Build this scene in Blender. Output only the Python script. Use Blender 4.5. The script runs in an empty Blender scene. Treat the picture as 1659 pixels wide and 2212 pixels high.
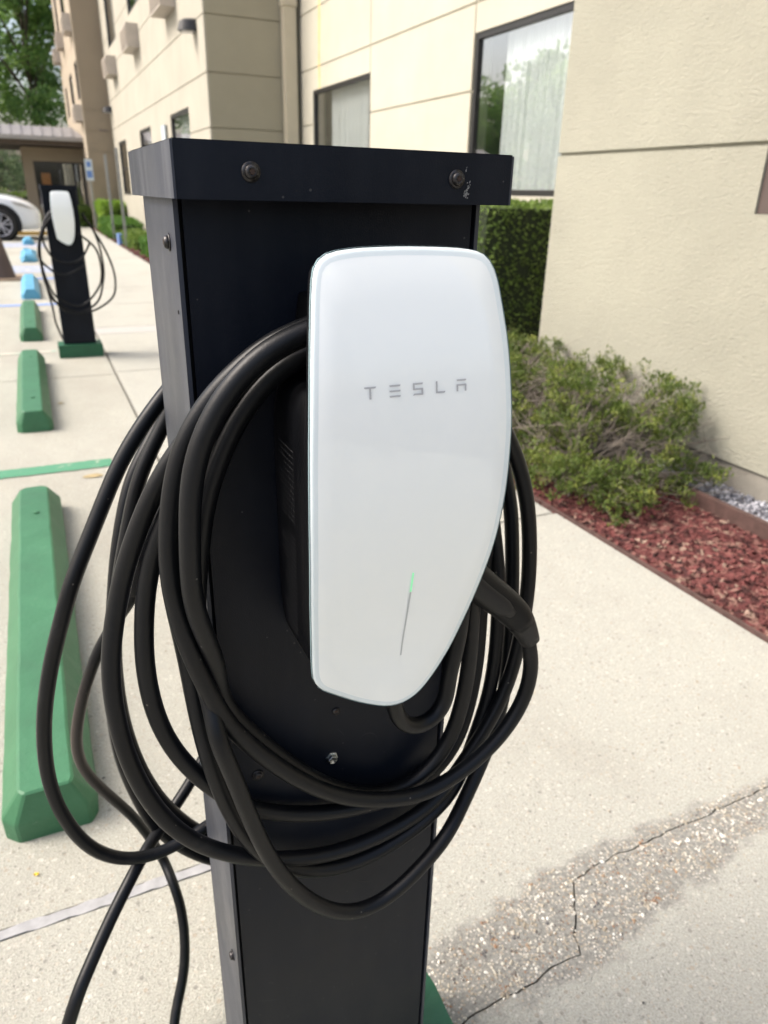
import bpy, bmesh, math, random
from mathutils import Vector, Matrix, noise
random.seed(7)
R = math.radians
SC = bpy.context.scene
COL = SC.collection

# ------------------------------------------------------------------ camera
H = 1.23
PITCH, YAW, ROLL = R(23.6), R(25.0), math.atan(.025)
cam_data = bpy.data.cameras.new('camera')
cam = bpy.data.objects.new('camera', cam_data)
COL.objects.link(cam)
F = Vector((math.cos(PITCH)*math.sin(YAW), math.cos(PITCH)*math.cos(YAW), -math.sin(PITCH)))
U0 = Vector((math.sin(PITCH)*math.sin(YAW), math.sin(PITCH)*math.cos(YAW), math.cos(PITCH)))
R0 = Vector((math.cos(YAW), -math.sin(YAW), 0))
RX = R0*math.cos(ROLL) + U0*math.sin(ROLL)
UX = U0*math.cos(ROLL) - R0*math.sin(ROLL)
M = Matrix((RX, UX, -F)).transposed().to_4x4()
M.translation = Vector((0, 0, H))
cam.matrix_world = M
cam_data.sensor_fit = 'VERTICAL'
cam_data.sensor_height = 36
cam_data.lens = 1569/2212*36
cam_data.clip_start = .02
cam_data.clip_end = 600
cam_data.dof.use_dof = True
cam_data.dof.focus_distance = .56
cam_data.dof.aperture_fstop = 9.5
SC.camera = cam

# ------------------------------------------------------------------ light
SUN = Vector((-.80, .25, .95)).normalized()
w = bpy.data.worlds.new('World'); SC.world = w; w.use_nodes = True
nt = w.node_tree; nt.nodes.clear()
sky = nt.nodes.new('ShaderNodeTexSky'); sky.sky_type = 'NISHITA'; sky.sun_disc = False
sky.sun_elevation = math.asin(SUN.z); sky.sun_rotation = math.atan2(SUN.x, SUN.y) % (2*math.pi)
sky.air_density = 1.0; sky.dust_density = 6.0; sky.ozone_density = 1.0
bg = nt.nodes.new('ShaderNodeBackground'); bg.inputs[1].default_value = .15
ow = nt.nodes.new('ShaderNodeOutputWorld')
nt.links.new(sky.outputs[0], bg.inputs[0]); nt.links.new(bg.outputs[0], ow.inputs[0])
sd = bpy.data.lights.new('sun', 'SUN'); sd.energy = 1.35; sd.angle = R(20); sd.color = (1, .975, .93)
so = bpy.data.objects.new('sun', sd); COL.objects.link(so)
so.rotation_euler = (-SUN).to_track_quat('-Z', 'Y').to_euler()
SC.view_settings.view_transform = 'Standard'; SC.view_settings.look = 'None'
SC.view_settings.exposure = 1.12; SC.view_settings.gamma = 1
SC.view_settings.use_curve_mapping = False

# ------------------------------------------------------------------ materials
class N:
    def __init__(s, name):
        s.m = bpy.data.materials.new(name); s.m.use_nodes = True
        s.t = s.m.node_tree; s.b = s.t.nodes['Principled BSDF']; s.out = s.t.nodes['Material Output']
    def n(s, ty, **kw):
        x = s.t.nodes.new('ShaderNode'+ty)
        for k, v in kw.items():
            if hasattr(x, k): setattr(x, k, v)
            else: x.inputs[k.replace('_', ' ')].default_value = v
        return x
    def l(s, a, b): s.t.links.new(a, b)
    def pos(s):
        return s.n('NewGeometry').outputs['Position']
    def obj(s): return s.n('TexCoord').outputs['Object']
    def noise(s, vec, scale, detail=4, rough=.55):
        x = s.n('TexNoise'); x.inputs['Scale'].default_value = scale; x.inputs['Detail'].default_value = detail
        x.inputs['Roughness'].default_value = rough; s.l(vec, x.inputs['Vector']); return x.outputs['Fac']
    def scale(s, vec, v):
        x = s.n('Mapping'); x.inputs['Scale'].default_value = v; s.l(vec, x.inputs['Vector']); return x.outputs[0]
    def ramp(s, fac, stops, interp='LINEAR'):
        x = s.n('ValToRGB'); x.color_ramp.interpolation = interp
        e = x.color_ramp.elements
        while len(e) < len(stops): e.new(.5)
        for i, (p, c) in enumerate(stops):
            e[i].position = p; e[i].color = (*c, 1) if hasattr(c, '__len__') else (c, c, c, 1)
        s.l(fac, x.inputs[0]); return x.outputs[0]
    def mix(s, fac, a, b, ty='MIX'):
        x = s.n('MixRGB'); x.blend_type = ty
        for i, v in enumerate((fac, a, b)):
            if hasattr(v, 'is_linked'): s.l(v, x.inputs[i])
            else: x.inputs[i].default_value = v if i == 0 else (*v, 1)
        return x.outputs[0]
    def math(s, op, a, b=0.0, c=None):
        x = s.n('Math'); x.operation = op
        for i, v in enumerate((a, b, c)):
            if v is None: continue
            if hasattr(v, 'is_linked'): s.l(v, x.inputs[i])
            else: x.inputs[i].default_value = v
        return x.outputs[0]
    def bump(s, h, strength=.3, dist=.01, normal=None):
        x = s.n('Bump'); x.inputs['Strength'].default_value = strength; x.inputs['Distance'].default_value = dist
        s.l(h, x.inputs['Height'])
        if normal: s.l(normal, x.inputs['Normal'])
        return x.outputs[0]
    def set(s, col=None, rough=None, metal=None, spec=None, normal=None, coat=None):
        for k, v in (('Base Color', col), ('Roughness', rough), ('Metallic', metal), ('Specular IOR Level', spec), ('Normal', normal), ('Coat Weight', coat)):
            if v is None: continue
            if hasattr(v, 'is_linked'): s.l(v, s.b.inputs[k])
            else: s.b.inputs[k].default_value = (*v, 1) if hasattr(v, '__len__') else v
        return s.m

def plain(name, col, rough=.6, metal=0, spec=.5, var=.12, sc=6, bump=0, bsc=200):
    a = N(name); p = a.pos()
    f = a.noise(p, sc, 5)
    c = a.ramp(f, [(.3, [x*(1-var) for x in col]), (.7, [min(1, x*(1+var)) for x in col])])
    nrm = a.bump(a.noise(p, bsc, 3), .4, bump) if bump else None
    return a.set(c, rough, metal, spec, nrm)

def make_concrete(name, base, mask=False, pebble=.0075):
    a = N(name); p = a.pos()
    big = a.noise(p, 1.3, 6, .6); mid = a.noise(p, 9, 5, .6); fine = a.noise(p, 260, 3, .7)
    c = a.ramp(big, [(.3, [x*.86 for x in base]), (.55, base), (.8, [min(1, x*1.08) for x in base])])
    c = a.mix(.35, c, a.ramp(mid, [(.3, [x*.8 for x in base]), (.7, [x*1.12 for x in base])]))
    grit = a.noise(p, 110, 4, .75)
    c = a.mix(.45, c, a.ramp(grit, [(.32, [x*.6 for x in base]), (.5, base), (.66, [x*1.35 for x in base])]))
    c = a.mix(.55, c, a.ramp(fine, [(.3, [x*.45 for x in base]), (.5, [x*1.0 for x in base]), (.72, [min(1, x*1.45) for x in base])]))
    hs = []
    for sc_, thr in ((1/pebble/1.8, .30), (1/pebble/.9, .34)):
        v = a.n('TexVoronoi'); v.inputs['Scale'].default_value = sc_; a.l(p, v.inputs['Vector'])
        peb = a.math('LESS_THAN', v.outputs['Distance'], thr)
        rnd = a.n('SeparateColor'); a.l(v.outputs['Color'], rnd.inputs[0])
        sel = a.math('GREATER_THAN', rnd.outputs[1], .66)
        fac = a.math('MULTIPLY', peb, a.math('MULTIPLY', sel, .5))
        pc = a.ramp(rnd.outputs[0], [(0, (.09, .085, .08)), (.16, (.2, .18, .15)), (.3, (.34, .27, .19)), (.5, (.46, .42, .35)), (1, (.66, .63, .57))])
        c = a.mix(fac, c, pc)
        hs.append(a.math('MULTIPLY', v.outputs['Distance'], -1.0))
    nrm = a.bump(fine, .8, .004, a.bump(grit, .5, .004))
    nrm = a.bump(hs[0], .25, .003, nrm)
    return a, c, nrm, p

CONC = (.372, .366, .316)
a, c, nrm, p = make_concrete('parking_concrete', CONC)
# tyre dirt and old stains
st = a.ramp(a.noise(a.scale(p, (1.2, .5, 1)), 1.1, 6, .65), [(.42, 0), (.7, 1)])
c = a.mix(a.math('MULTIPLY', st, .42), c, (.22, .20, .165))
M_PARK = a.set(c, .9, spec=.25, normal=nrm)
a, c, nrm, p = make_concrete('sidewalk_concrete', (.378, .374, .330))
# worn strip where the cement skin has gone and the aggregate shows
sx = a.n('SeparateXYZ'); a.l(p, sx.inputs[0])
X, Y = sx.outputs[0], sx.outputs[1]
wob = a.math('MULTIPLY', a.math('SUBTRACT', a.noise(p, 14, 5, .6), .5), .11)
Yw = a.math('ADD', Y, wob)
xr = a.math('MAXIMUM', a.math('SUBTRACT', X, .72), 0)
lo = a.math('SUBTRACT', Yw, a.math('ADD', a.math('MULTIPLY', xr, .185), .605))
hi = a.math('SUBTRACT', a.math('ADD', a.math('MULTIPLY', a.math('MINIMUM', X, .76), .22), .640), Yw)
k = a.math('MINIMUM', lo, hi)
k = a.math('MINIMUM', k, a.math('SUBTRACT', 2.6, X))
msk = a.ramp(a.math('ADD', a.math('MULTIPLY', k, 10), .5), [(.38, 0), (.62, 1)])
fine2 = a.noise(p, 130, 5, .75)
worn = a.ramp(fine2, [(.3, (.13, .127, .115)), (.5, (.235, .23, .208)), (.7, (.35, .345, .31))])
vv = a.n('TexVoronoi'); vv.inputs['Scale'].default_value = 150; a.l(p, vv.inputs['Vector'])
rr = a.n('SeparateColor'); a.l(vv.outputs['Color'], rr.inputs[0])
pc = a.ramp(rr.outputs[0], [(0, (.1, .1, .1)), (.1, (.28, .17, .1)), (.25, (.33, .28, .21)), (.5, (.42, .38, .31)), (1, (.56, .53, .47))])
worn = a.mix(a.math('MULTIPLY', a.math('LESS_THAN', vv.outputs['Distance'], .36), .8), worn, pc)
c = a.mix(msk, c, worn)
st = a.ramp(a.noise(a.scale(p, (1.3, .8, 1)), 1.7, 7, .68), [(.50, 0), (.72, 1)])
c = a.mix(a.math('MULTIPLY', st, .30), c, (.24, .22, .185))
M_WALK = a.set(c, .9, spec=.25, normal=nrm)
a, c, nrm, p = make_concrete('pale_concrete', (.41, .40, .375)); M_PALE = a.set(c, .85, spec=.25, normal=nrm)
M_JOINT = plain('joint_dirt', (.12, .108, .09), .95)
M_CAULK = plain('grey_joint_sealant', (.29, .29, .29), .6, var=.15, sc=40, bump=.002)

def paint(name, col, worn=.15, bump=.0025):
    a = N(name); p = a.pos()
    f = a.noise(p, 5, 6, .65); g = a.noise(p, 60, 5, .7)
    c = a.ramp(f, [(.3, [x*.82 for x in col]), (.6, col), (.8, [min(1, x*1.15+.01) for x in col])])
    dirt = a.ramp(a.noise(p, 9, 7, .72), [(.5, 0), (.75, 1)])
    c = a.mix(a.math('MULTIPLY', dirt, .3), c, [x*.45+.01 for x in col])
    chips = a.ramp(a.noise(p, 26, 8, .75), [(.655, 0), (.70, 1)])
    c = a.mix(a.math('MULTIPLY', chips, worn), c, (.5, .46, .4))
    return a.set(c, .48, spec=.4, normal=a.bump(g, .6, bump))
M_GREEN = paint('green_block_paint', (.040, .145, .068), .5)
M_DGREEN = paint('dark_green_kerb_paint', (.018, .105, .050))
M_BLUE = paint('blue_block_paint', (.10, .33, .50))
M_YELLOW = paint('yellow_kerb_paint', (.42, .29, .09))

def line_paint(name, col, wear):
    a = N(name); p = a.pos()
    f = a.noise(p, 12, 8, .7)
    hole = a.ramp(f, [(wear, 0), (wear+.12, 1)])
    c = a.mix(hole, (.50, .46, .39), col)
    return a.set(c, .8, spec=.3, normal=a.bump(a.noise(p, 250, 3), .5, .002))
M_LGREEN = line_paint('green_line_paint', (.075, .225, .135), .28)
M_LGREEN2 = line_paint('worn_green_line_paint', (.25, .38, .30), .48)
M_LBLUE = line_paint('blue_line_paint', (.17, .27, .55), .32)
M_LBLUE2 = line_paint('pale_blue_line_paint', (.27, .31, .40), .38)

def stucco(name, col, bumpd=.006, scale=55, stain=.1, streak=.0):
    a = N(name); p = a.pos()
    f = a.noise(p, 1.1, 5, .6)
    c = a.ramp(f, [(.3, [x*(1-stain) for x in col]), (.7, [min(1, x*(1+stain*.4)) for x in col])])
    if streak:
        s = a.noise(a.scale(p, (2.2, 2.2, .16)), 2.0, 6, .65)
        c = a.mix(a.math('MULTIPLY', a.ramp(s, [(.5, 0), (.75, 1)]), streak), c, (.36, .33, .27))
    n1 = a.noise(a.scale(p, (1, 1, 1.6)), scale, 6, .7); n2 = a.noise(p, scale*4, 3, .6)
    c = a.mix(a.ramp(n1, [(.25, .0), (.75, .16)]), c, [x*.6 for x in col])
    return a.set(c, .92, spec=.2, normal=a.bump(n2, .35, bumpd*.4, a.bump(n1, .8, bumpd)))
M_CREAM = stucco('cream_stucco', (.50, .475, .39), .004, 40, .10, .12)
M_CREAM2 = stucco('weathered_cream_stucco', (.415, .392, .325), .004, 30, .10, .55)
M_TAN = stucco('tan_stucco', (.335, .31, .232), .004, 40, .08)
M_WING = stucco('rough_khaki_stucco', (.36, .352, .285), .012, 52, .12, .10)
M_BROWN = stucco('brown_stucco', (.285, .235, .17), .004, 30, .08)
M_BROWN2 = stucco('pale_brown_stucco', (.40, .34, .26), .004, 30, .08, .3)
M_FOUND = plain('grey_foundation_concrete', (.22, .205, .175), .9, var=.2, sc=7, bump=.004, bsc=70)

def powder(name, col, rough=.42, dust=.05, spec=.3):
    a = N(name); p = a.pos()
    f = a.noise(p, 7, 6, .65)
    stre = a.noise(a.scale(p, (9, 9, 1.2)), 4, 6, .6)
    c = a.ramp(f, [(.3, [x*.8 for x in col]), (.7, [x*1.25 for x in col])])
    c = a.mix(a.math('MULTIPLY', a.ramp(stre, [(.45, 0), (.8, 1)]), dust), c, (.30, .30, .31))
    # faint scuffs and settled dust
    sp = a.n('TexVoronoi'); sp.inputs['Scale'].default_value = 55; a.l(p, sp.inputs['Vector'])
    dot = a.math('MULTIPLY', a.math('LESS_THAN', sp.outputs['Distance'], .05), .10)
    c = a.mix(dot, c, (.4, .38, .35))
    r = a.ramp(f, [(.3, rough-.07), (.7, rough+.10)])
    return a.set(c, r, spec=spec, normal=a.bump(a.noise(p, 900, 2), .25, .0006))
M_BLACK = powder('black_powder_coat', (.0058, .0078, .0130), .40, .014, .17)
M_BLACK2 = powder('skylit_black_powder_coat', (.020, .024, .036), .42, .13, .45)  # base colour lifted for the sky light on the side panels
M_CAPEND = powder('dusty_skylit_black_powder_coat', (.030, .034, .046), .45, .28, .45)  # real dust streaks, over a base also lifted for the sky light
a = N('black_cable_rubber'); p = a.pos()
f = a.noise(p, 12, 5, .6)
c = a.ramp(f, [(.3, (.0022, .0027, .0036)), (.7, (.0044, .0051, .0066))])
sp = a.n('TexVoronoi'); sp.inputs['Scale'].default_value = 95; a.l(p, sp.inputs['Vector'])
rc = a.n('SeparateColor'); a.l(sp.outputs['Color'], rc.inputs[0])
dot = a.math('MULTIPLY', a.math('LESS_THAN', sp.outputs['Distance'], .09), a.math('GREATER_THAN', rc.outputs[0], .85))
scf = a.ramp(a.noise(p, 6, 7, .75), [(.58, 0), (.75, 1)])
c = a.mix(a.math('MULTIPLY', scf, .05), c, (.35, .32, .27))
c = a.mix(a.math('MULTIPLY', dot, .22), c, (.4, .36, .3))
vd = a.n('VectorMath'); vd.operation = 'DISTANCE'; a.l(p, vd.inputs[0]); vd.inputs[1].default_value = (-0.0458, 0.88, 0.5181)
dst = a.ramp(vd.outputs['Value'], [(.02, 1), (.16, 0)])
c = a.mix(a.math('MULTIPLY', dst, .6), c, (.085, .07, .058))
M_CABLE = a.set(c, a.ramp(f, [(.3, .38), (.7, .46)]), spec=.27, normal=a.bump(a.noise(p, 500, 3), .2, .0006))
M_PLASTIC = plain('black_charger_plastic', (.0028, .0032, .0045), .45, spec=.2, bump=.0003, bsc=1500)
M_HOLE = plain('dark_gap', (.004, .004, .004), .9)
M_DUST = plain('dusty_cable_rubber', (.045, .038, .032), .6, var=.3)

a = N('white_glass'); p = a.pos()
f = a.noise(p, 9, 4, .5)
c = a.ramp(f, [(.3, (.88, .915, .90)), (.7, (.905, .935, .92))])
M_WGLASS = a.set(c, .5, spec=.5, coat=1.0); a.b.inputs['Coat Roughness'].default_value = .02
M_BORDER = plain('tinted_glass_border', (.74, .81, .82), .08, var=.02)
M_EDGE = plain('glass_edge', (.30, .42, .45), .12, var=.05)
M_LETTER = plain('grey_print', (.45, .45, .465), .35, var=.02)
M_LIGHTBAR = plain('unlit_light_bar', (.52, .54, .54), .3, var=.02)
a = N('lit_green_bar'); a.set((.35, .75, .48), .4); a.b.inputs['Emission Color'].default_value = (.2, .9, .38, 1); a.b.inputs['Emission Strength'].default_value = .18; M_GLOW = a.m
M_PRINT = plain('pale_label_print', (.055, .055, .058), .6, var=.1)
M_SCUFFLINE = plain('faint_scratch', (.022, .023, .026), .6)
M_SCRATCH = plain('scratched_white_mark', (.30, .30, .29), .7)
M_BOLT = plain('zinc_plated_steel', (.55, .58, .58), .28, 1, var=.25, sc=300)
M_SCREW = plain('dark_oxide_steel', (.045, .043, .043), .38, .7, var=.5, sc=250)
M_RUST = plain('rusty_recess', (.05, .03, .022), .7, .3)
M_FRAME = plain('black_window_frame', (.018, .017, .016), .45)
M_FRAMEB = plain('brown_window_frame', (.075, .055, .048), .5)
a = N('window_glass')
tr = a.n('BsdfTransparent'); tr.inputs[0].default_value = (.92, .94, .94, 1)
gl = a.n('BsdfGlossy'); gl.inputs['Roughness'].default_value = .015; gl.inputs[0].default_value = (1, 1, 1, 1)
fr = a.n('LayerWeight'); fr.inputs[0].default_value = .5
ms = a.n('MixShader'); a.l(a.math('ADD', a.math('MULTIPLY', a.math('POWER', fr.outputs['Facing'], 3.0), .75), .17), ms.inputs[0]); a.l(tr.outputs[0], ms.inputs[1]); a.l(gl.outputs[0], ms.inputs[2])
a.l(ms.outputs[0], a.out.inputs[0]); M_GLASS = a.m
M_CURTAIN = plain('pale_curtain_cloth', (.78, .79, .78), .9, var=.04)
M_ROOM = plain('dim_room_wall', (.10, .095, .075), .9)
M_SILL = plain('grey_green_room_wall', (.32, .30, .22), .9)
M_ACBODY = plain('beige_air_conditioner_metal', (.44, .39, .33), .6, var=.08)
M_ACGRILL = plain('brown_grille_slats', (.16, .13, .11), .7, var=.2)
M_LAMP = plain('black_lamp_metal', (.012, .012, .013), .5)
M_LENS = plain('frosted_lamp_lens', (.5, .5, .5), .3)
M_DOWN = plain('cream_painted_metal', (.50, .45, .34), .5, var=.04)
M_POST = plain('galvanised_steel', (.26, .265, .255), .5, .3, var=.15, sc=10)
M_SIGNW = plain('white_sign_sheet', (.50, .56, .60), .4, var=.03)
M_SIGNB = plain('blue_sign_print', (.12, .22, .50), .4, var=.03)
M_ROOFM = plain('grey_metal_roof', (.24, .225, .215), .45, .2, var=.1, sc=2)
M_ROOFW = plain('pale_gutter_metal', (.30, .285, .265), .5, var=.05)
M_SOFFIT = plain('brown_soffit', (.075, .055, .04), .8)
M_CONE = plain('faded_brown_rubber', (.085, .058, .05), .7, var=.2)
M_CONEB = plain('tan_rubber_base', (.30, .22, .15), .8, var=.2)
M_CARW = plain('white_car_paint', (.70, .71, .72), .22, var=.01); M_CARW.node_tree.nodes['Principled BSDF'].inputs['Coat Weight'].default_value = 1
M_CLAD = plain('black_car_cladding', (.008, .008, .009), .5, spec=.35)
M_TYRE = plain('tyre_rubber', (.013, .012, .012), .75)
M_RIM = plain('silver_rim', (.42, .41, .44), .3, .8)
M_CGLASS = plain('dark_car_glass', (.015, .018, .02), .06, spec=.8)
M_HEAD = plain('headlight_lens', (.35, .33, .30), .1, spec=.8, var=.4, sc=9)
M_POSTER = plain('orange_poster_print', (.62, .26, .07), .7, var=.1)
M_EDGING = plain('brown_steel_edging', (.075, .042, .036), .6, var=.3, sc=30)
M_SOIL = plain('dark_soil', (.05, .03, .024), .95, var=.4, sc=30, bump=.01, bsc=90)
M_VEIN = plain('grey_brown_bark', (.12, .095, .075), .9, var=.3, sc=8)
M_TWIG = plain('grey_brown_twig', (.165, .14, .115), .85, var=.35, sc=20)

def leafmat(name, cols, sc, rough=.5, trans=.25):
    a = N(name); p = a.pos()
    f = a.noise(p, sc, 3, .6); g = a.noise(p, sc*12, 2, .5)
    f2 = a.math('ADD', a.math('MULTIPLY', f, .6), a.math('MULTIPLY', g, .4))
    c = a.ramp(f2, [(.32+.36*i/(len(cols)-1), q) for i, q in enumerate(cols)])
    a.set(c, rough, spec=.35)
    t = a.n('BsdfTranslucent'); a.l(c, t.inputs[0])
    ms = a.n('MixShader'); ms.inputs[0].default_value = trans
    a.l(a.b.outputs[0], ms.inputs[1]); a.l(t.outputs[0], ms.inputs[2]); a.l(ms.outputs[0], a.out.inputs[0])
    return a.m
M_LEAF_TREE = leafmat('oak_leaves', [(.07, .15, .045), (.20, .34, .09), (.50, .68, .22)], .45, trans=.4)
M_LEAF_PALE = leafmat('pale_leaves', [(.16, .22, .11), (.28, .36, .18), (.42, .50, .27)], .6, trans=.4)
M_LEAF_HEDGE = leafmat('boxwood_leaves', [(.05, .10, .02), (.14, .22, .04), (.28, .37, .09)], 7)
M_LEAF_CUBE = leafmat('bright_hedge_leaves', [(.04, .10, .02), (.09, .20, .03), (.18, .32, .05)], 3)
M_LEAF_LIME = leafmat('lime_hedge_leaves', [(.12, .22, .03), (.24, .38, .05), (.36, .50, .08)], 3)
M_LEAF_SHRUB = leafmat('bright_shrub_leaves', [(.03, .055, .010), (.10, .145, .026), (.34, .36, .085)], 9)
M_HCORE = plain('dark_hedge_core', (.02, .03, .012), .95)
M_MULCH = N('red_mulch_chips'); _p = M_MULCH.pos()
_v = M_MULCH.n('TexVoronoi'); _v.inputs['Scale'].default_value = 45; M_MULCH.l(_p, _v.inputs['Vector'])
_s = M_MULCH.n('SeparateColor'); M_MULCH.l(_v.outputs['Color'], _s.inputs[0])
_c = M_MULCH.ramp(_s.outputs[0], [(0, (.03, .014, .013)), (.4, (.09, .03, .028)), (.75, (.15, .05, .046)), (.93, (.18, .10, .08)), (1, (.28, .21, .16))])
M_MULCH = M_MULCH.set(_c, .8, spec=.2)
M_GRAVEL = N('grey_gravel_stones'); _p = M_GRAVEL.pos()
_v = M_GRAVEL.n('TexVoronoi'); _v.inputs['Scale'].default_value = 60; M_GRAVEL.l(_p, _v.inputs['Vector'])
_s = M_GRAVEL.n('SeparateColor'); M_GRAVEL.l(_v.outputs['Color'], _s.inputs[0])
M_GRAVEL = M_GRAVEL.set(M_GRAVEL.ramp(_s.outputs[0], [(0, (.07, .07, .085)), (.5, (.20, .205, .23)), (1, (.50, .50, .53))]), .7)
M_PEBBLE = N('exposed_pebbles'); _p = M_PEBBLE.pos()
_v = M_PEBBLE.n('TexVoronoi'); _v.inputs['Scale'].default_value = 70; M_PEBBLE.l(_p, _v.inputs['Vector'])
_s = M_PEBBLE.n('SeparateColor'); M_PEBBLE.l(_v.outputs['Color'], _s.inputs[0])
M_PEBBLE = M_PEBBLE.set(M_PEBBLE.ramp(_s.outputs[0], [(0, (.08, .08, .085)), (.10, (.16, .14, .12)), (.14, (.30, .16, .08)), (.2, (.26, .22, .16)), (.45, (.36, .32, .25)), (.75, (.47, .44, .37)), (1, (.70, .68, .62))]), .6, spec=.35)
M_DRYLEAF = plain('dry_leaf', (.34, .27, .14), .8, var=.3, sc=60)
M_YLEAF = plain('yellow_leaf', (.75, .52, .05), .7)

# ------------------------------------------------------------------ mesh helpers
def link(name, me, mat, parent=None, smooth=False, loc=None):
    if mat is not None and not me.materials: me.materials.append(mat)
    if smooth:
        for q in me.polygons: q.use_smooth = True
    o = bpy.data.objects.new(name, me); COL.objects.link(o)
    if parent: o.parent = parent
    if loc: o.location = loc
    return o
def fin(bm, name, mat, parent=None, smooth=False, bevel=0, seg=2, angle=None, loc=None):
    if bevel:
        es = [e for e in bm.edges if len(e.link_faces) == 2 and e.calc_face_angle(0) > .5]
        bmesh.ops.bevel(bm, geom=es, offset=bevel, segments=seg, affect='EDGES', profile=.5)
    bmesh.ops.recalc_face_normals(bm, faces=bm.faces)
    me = bpy.data.meshes.new(name); bm.to_mesh(me); bm.free()
    if smooth is None: smooth = False
    return link(name, me, mat, parent, smooth, loc)
def bx(bm, x0, x1, y0, y1, z0, z1):
    v = [bm.verts.new((x, y, z)) for x in (x0, x1) for y in (y0, y1) for z in (z0, z1)]
    for q in ((0, 1, 3, 2), (4, 6, 7, 5), (0, 4, 5, 1), (2, 3, 7, 6), (0, 2, 6, 4), (1, 5, 7, 3)):
        bm.faces.new([v[i] for i in q])
def box(name, mat, b, parent=None, bevel=0, seg=2):
    bm = bmesh.new(); bx(bm, *b); return fin(bm, name, mat, parent, bevel=bevel, seg=seg)
def prism(bm, poly, z0, z1):
    lo_ = [bm.verts.new((x, y, z0)) for x, y in poly]; hi_ = [bm.verts.new((x, y, z1)) for x, y in poly]
    n = len(poly); bm.faces.new(hi_); bm.faces.new(lo_[::-1])
    for i in range(n): bm.faces.new((lo_[i], lo_[(i+1) % n], hi_[(i+1) % n], hi_[i]))
def tag(o, label, cat, group=None, kind=None):
    if label: o['label'] = label
    if cat: o['category'] = cat
    if group: o['group'] = group
    if kind: o['kind'] = kind
    return o
def thing(name, label, cat, loc=(0, 0, 0), group=None):
    o = bpy.data.objects.new(name, None); COL.objects.link(o); o.location = loc; o.empty_display_size = .1
    return tag(o, label, cat, group)
def struct(o): o['kind'] = 'structure'; return o
def smooth_path(P, sub=5):
    P = [Vector(q) for q in P]
    out = []
    for i in range(len(P)-1):
        a_, b_, c_, d_ = P[max(i-1, 0)], P[i], P[i+1], P[min(i+2, len(P)-1)]
        for k in range(sub):
            t = k/sub
            out.append(.5*((2*b_)+(-a_+c_)*t+(2*a_-5*b_+4*c_-d_)*t*t+(-a_+3*b_-3*c_+d_)*t**3))
    out.append(P[-1])
    L = [0]
    for a_, b_ in zip(out, out[1:]): L.append(L[-1]+(b_-a_).length)
    n = max(6, int(L[-1]/.007)) if sub >= 4 else len(out)
    res = []; i = 0
    for k in range(n+1):
        s_ = L[-1]*k/n
        while i < len(out)-2 and L[i+1] < s_: i += 1
        res.append(out[i].lerp(out[i+1], (s_-L[i])/max(1e-9, L[i+1]-L[i])))
    for _ in range(14 if sub >= 4 else 3):   # relax small wiggles
        res = [res[0]]+[(res[i-1]+res[i]*2+res[i+1])/4 for i in range(1, len(res)-1)]+[res[-1]]
    return res
def tube(bm, path, rad, sides=14, caps=True):
    rings = []; prev = None
    n = len(path)
    for i, p_ in enumerate(path):
        t = (path[min(i+1, n-1)]-path[max(i-1, 0)]).normalized()
        if prev is None:
            u = t.orthogonal().normalized()
        else:
            u = (prev-t*prev.dot(t)).normalized()
        prev = u; v = t.cross(u)
        r = rad(i/(n-1)) if callable(rad) else rad
        if not hasattr(r, '__len__'): r = (r, r)
        rings.append([bm.verts.new(p_+u*math.cos(q)*r[0]+v*math.sin(q)*r[1]) for q in (2*math.pi*k/sides for k in range(sides))])
    for a_, b_ in zip(rings, rings[1:]):
        for k in range(sides): bm.faces.new((a_[k], a_[(k+1) % sides], b_[(k+1) % sides], b_[k]))
    if caps: bm.faces.new(rings[0][::-1]); bm.faces.new(rings[-1])
def ovtube(bm, path, radf, sides=20):
    """tube with an oval section: radf(t) -> (in-plane half height, half depth along Y)"""
    rings = []; n = len(path)
    for i, p_ in enumerate(path):
        t = (path[min(i+1, n-1)]-path[max(i-1, 0)]).normalized()
        v = Vector((0, 1, 0)); v = (v-t*v.dot(t)).normalized(); u = t.cross(v)
        r = radf(i/(n-1))
        rings.append([bm.verts.new(p_+u*math.copysign(abs(math.cos(q))**.8, math.cos(q))*r[0]+v*math.copysign(abs(math.sin(q))**.8, math.sin(q))*r[1]) for q in (2*math.pi*k/sides for k in range(sides))])
    for a_, b_ in zip(rings, rings[1:]):
        for k in range(sides): bm.faces.new((a_[k], a_[(k+1) % sides], b_[(k+1) % sides], b_[k]))
    bm.faces.new(rings[0][::-1]); bm.faces.new(rings[-1])
def lathe(bm, prof, axis, origin, sides=20):
    """prof = [(r, h)]; axis unit vector"""
    axis = Vector(axis); u = axis.orthogonal().normalized(); v = axis.cross(u); o_ = Vector(origin)
    rings = []
    for r, h in prof:
        if r < 1e-6: rings.append([bm.verts.new(o_+axis*h)])
        else: rings.append([bm.verts.new(o_+axis*h+u*math.cos(q)*r+v*math.sin(q)*r) for q in (2*math.pi*k/sides for k in range(sides))])
    for a_, b_ in zip(rings, rings[1:]):
        for k in range(sides):
            k2 = (k+1) % sides
            if len(a_) == 1: bm.faces.new((a_[0], b_[k], b_[k2]))
            elif len(b_) == 1: bm.faces.new((a_[k], a_[k2], b_[0]))
            else: bm.faces.new((a_[k], a_[k2], b_[k2], b_[k]))
def mesh_from(name, vs, fs, mat, parent=None, smooth=False):
    me = bpy.data.meshes.new(name); me.from_pydata(vs, [], fs); me.update()
    return link(name, me, mat, parent, smooth)

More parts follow.
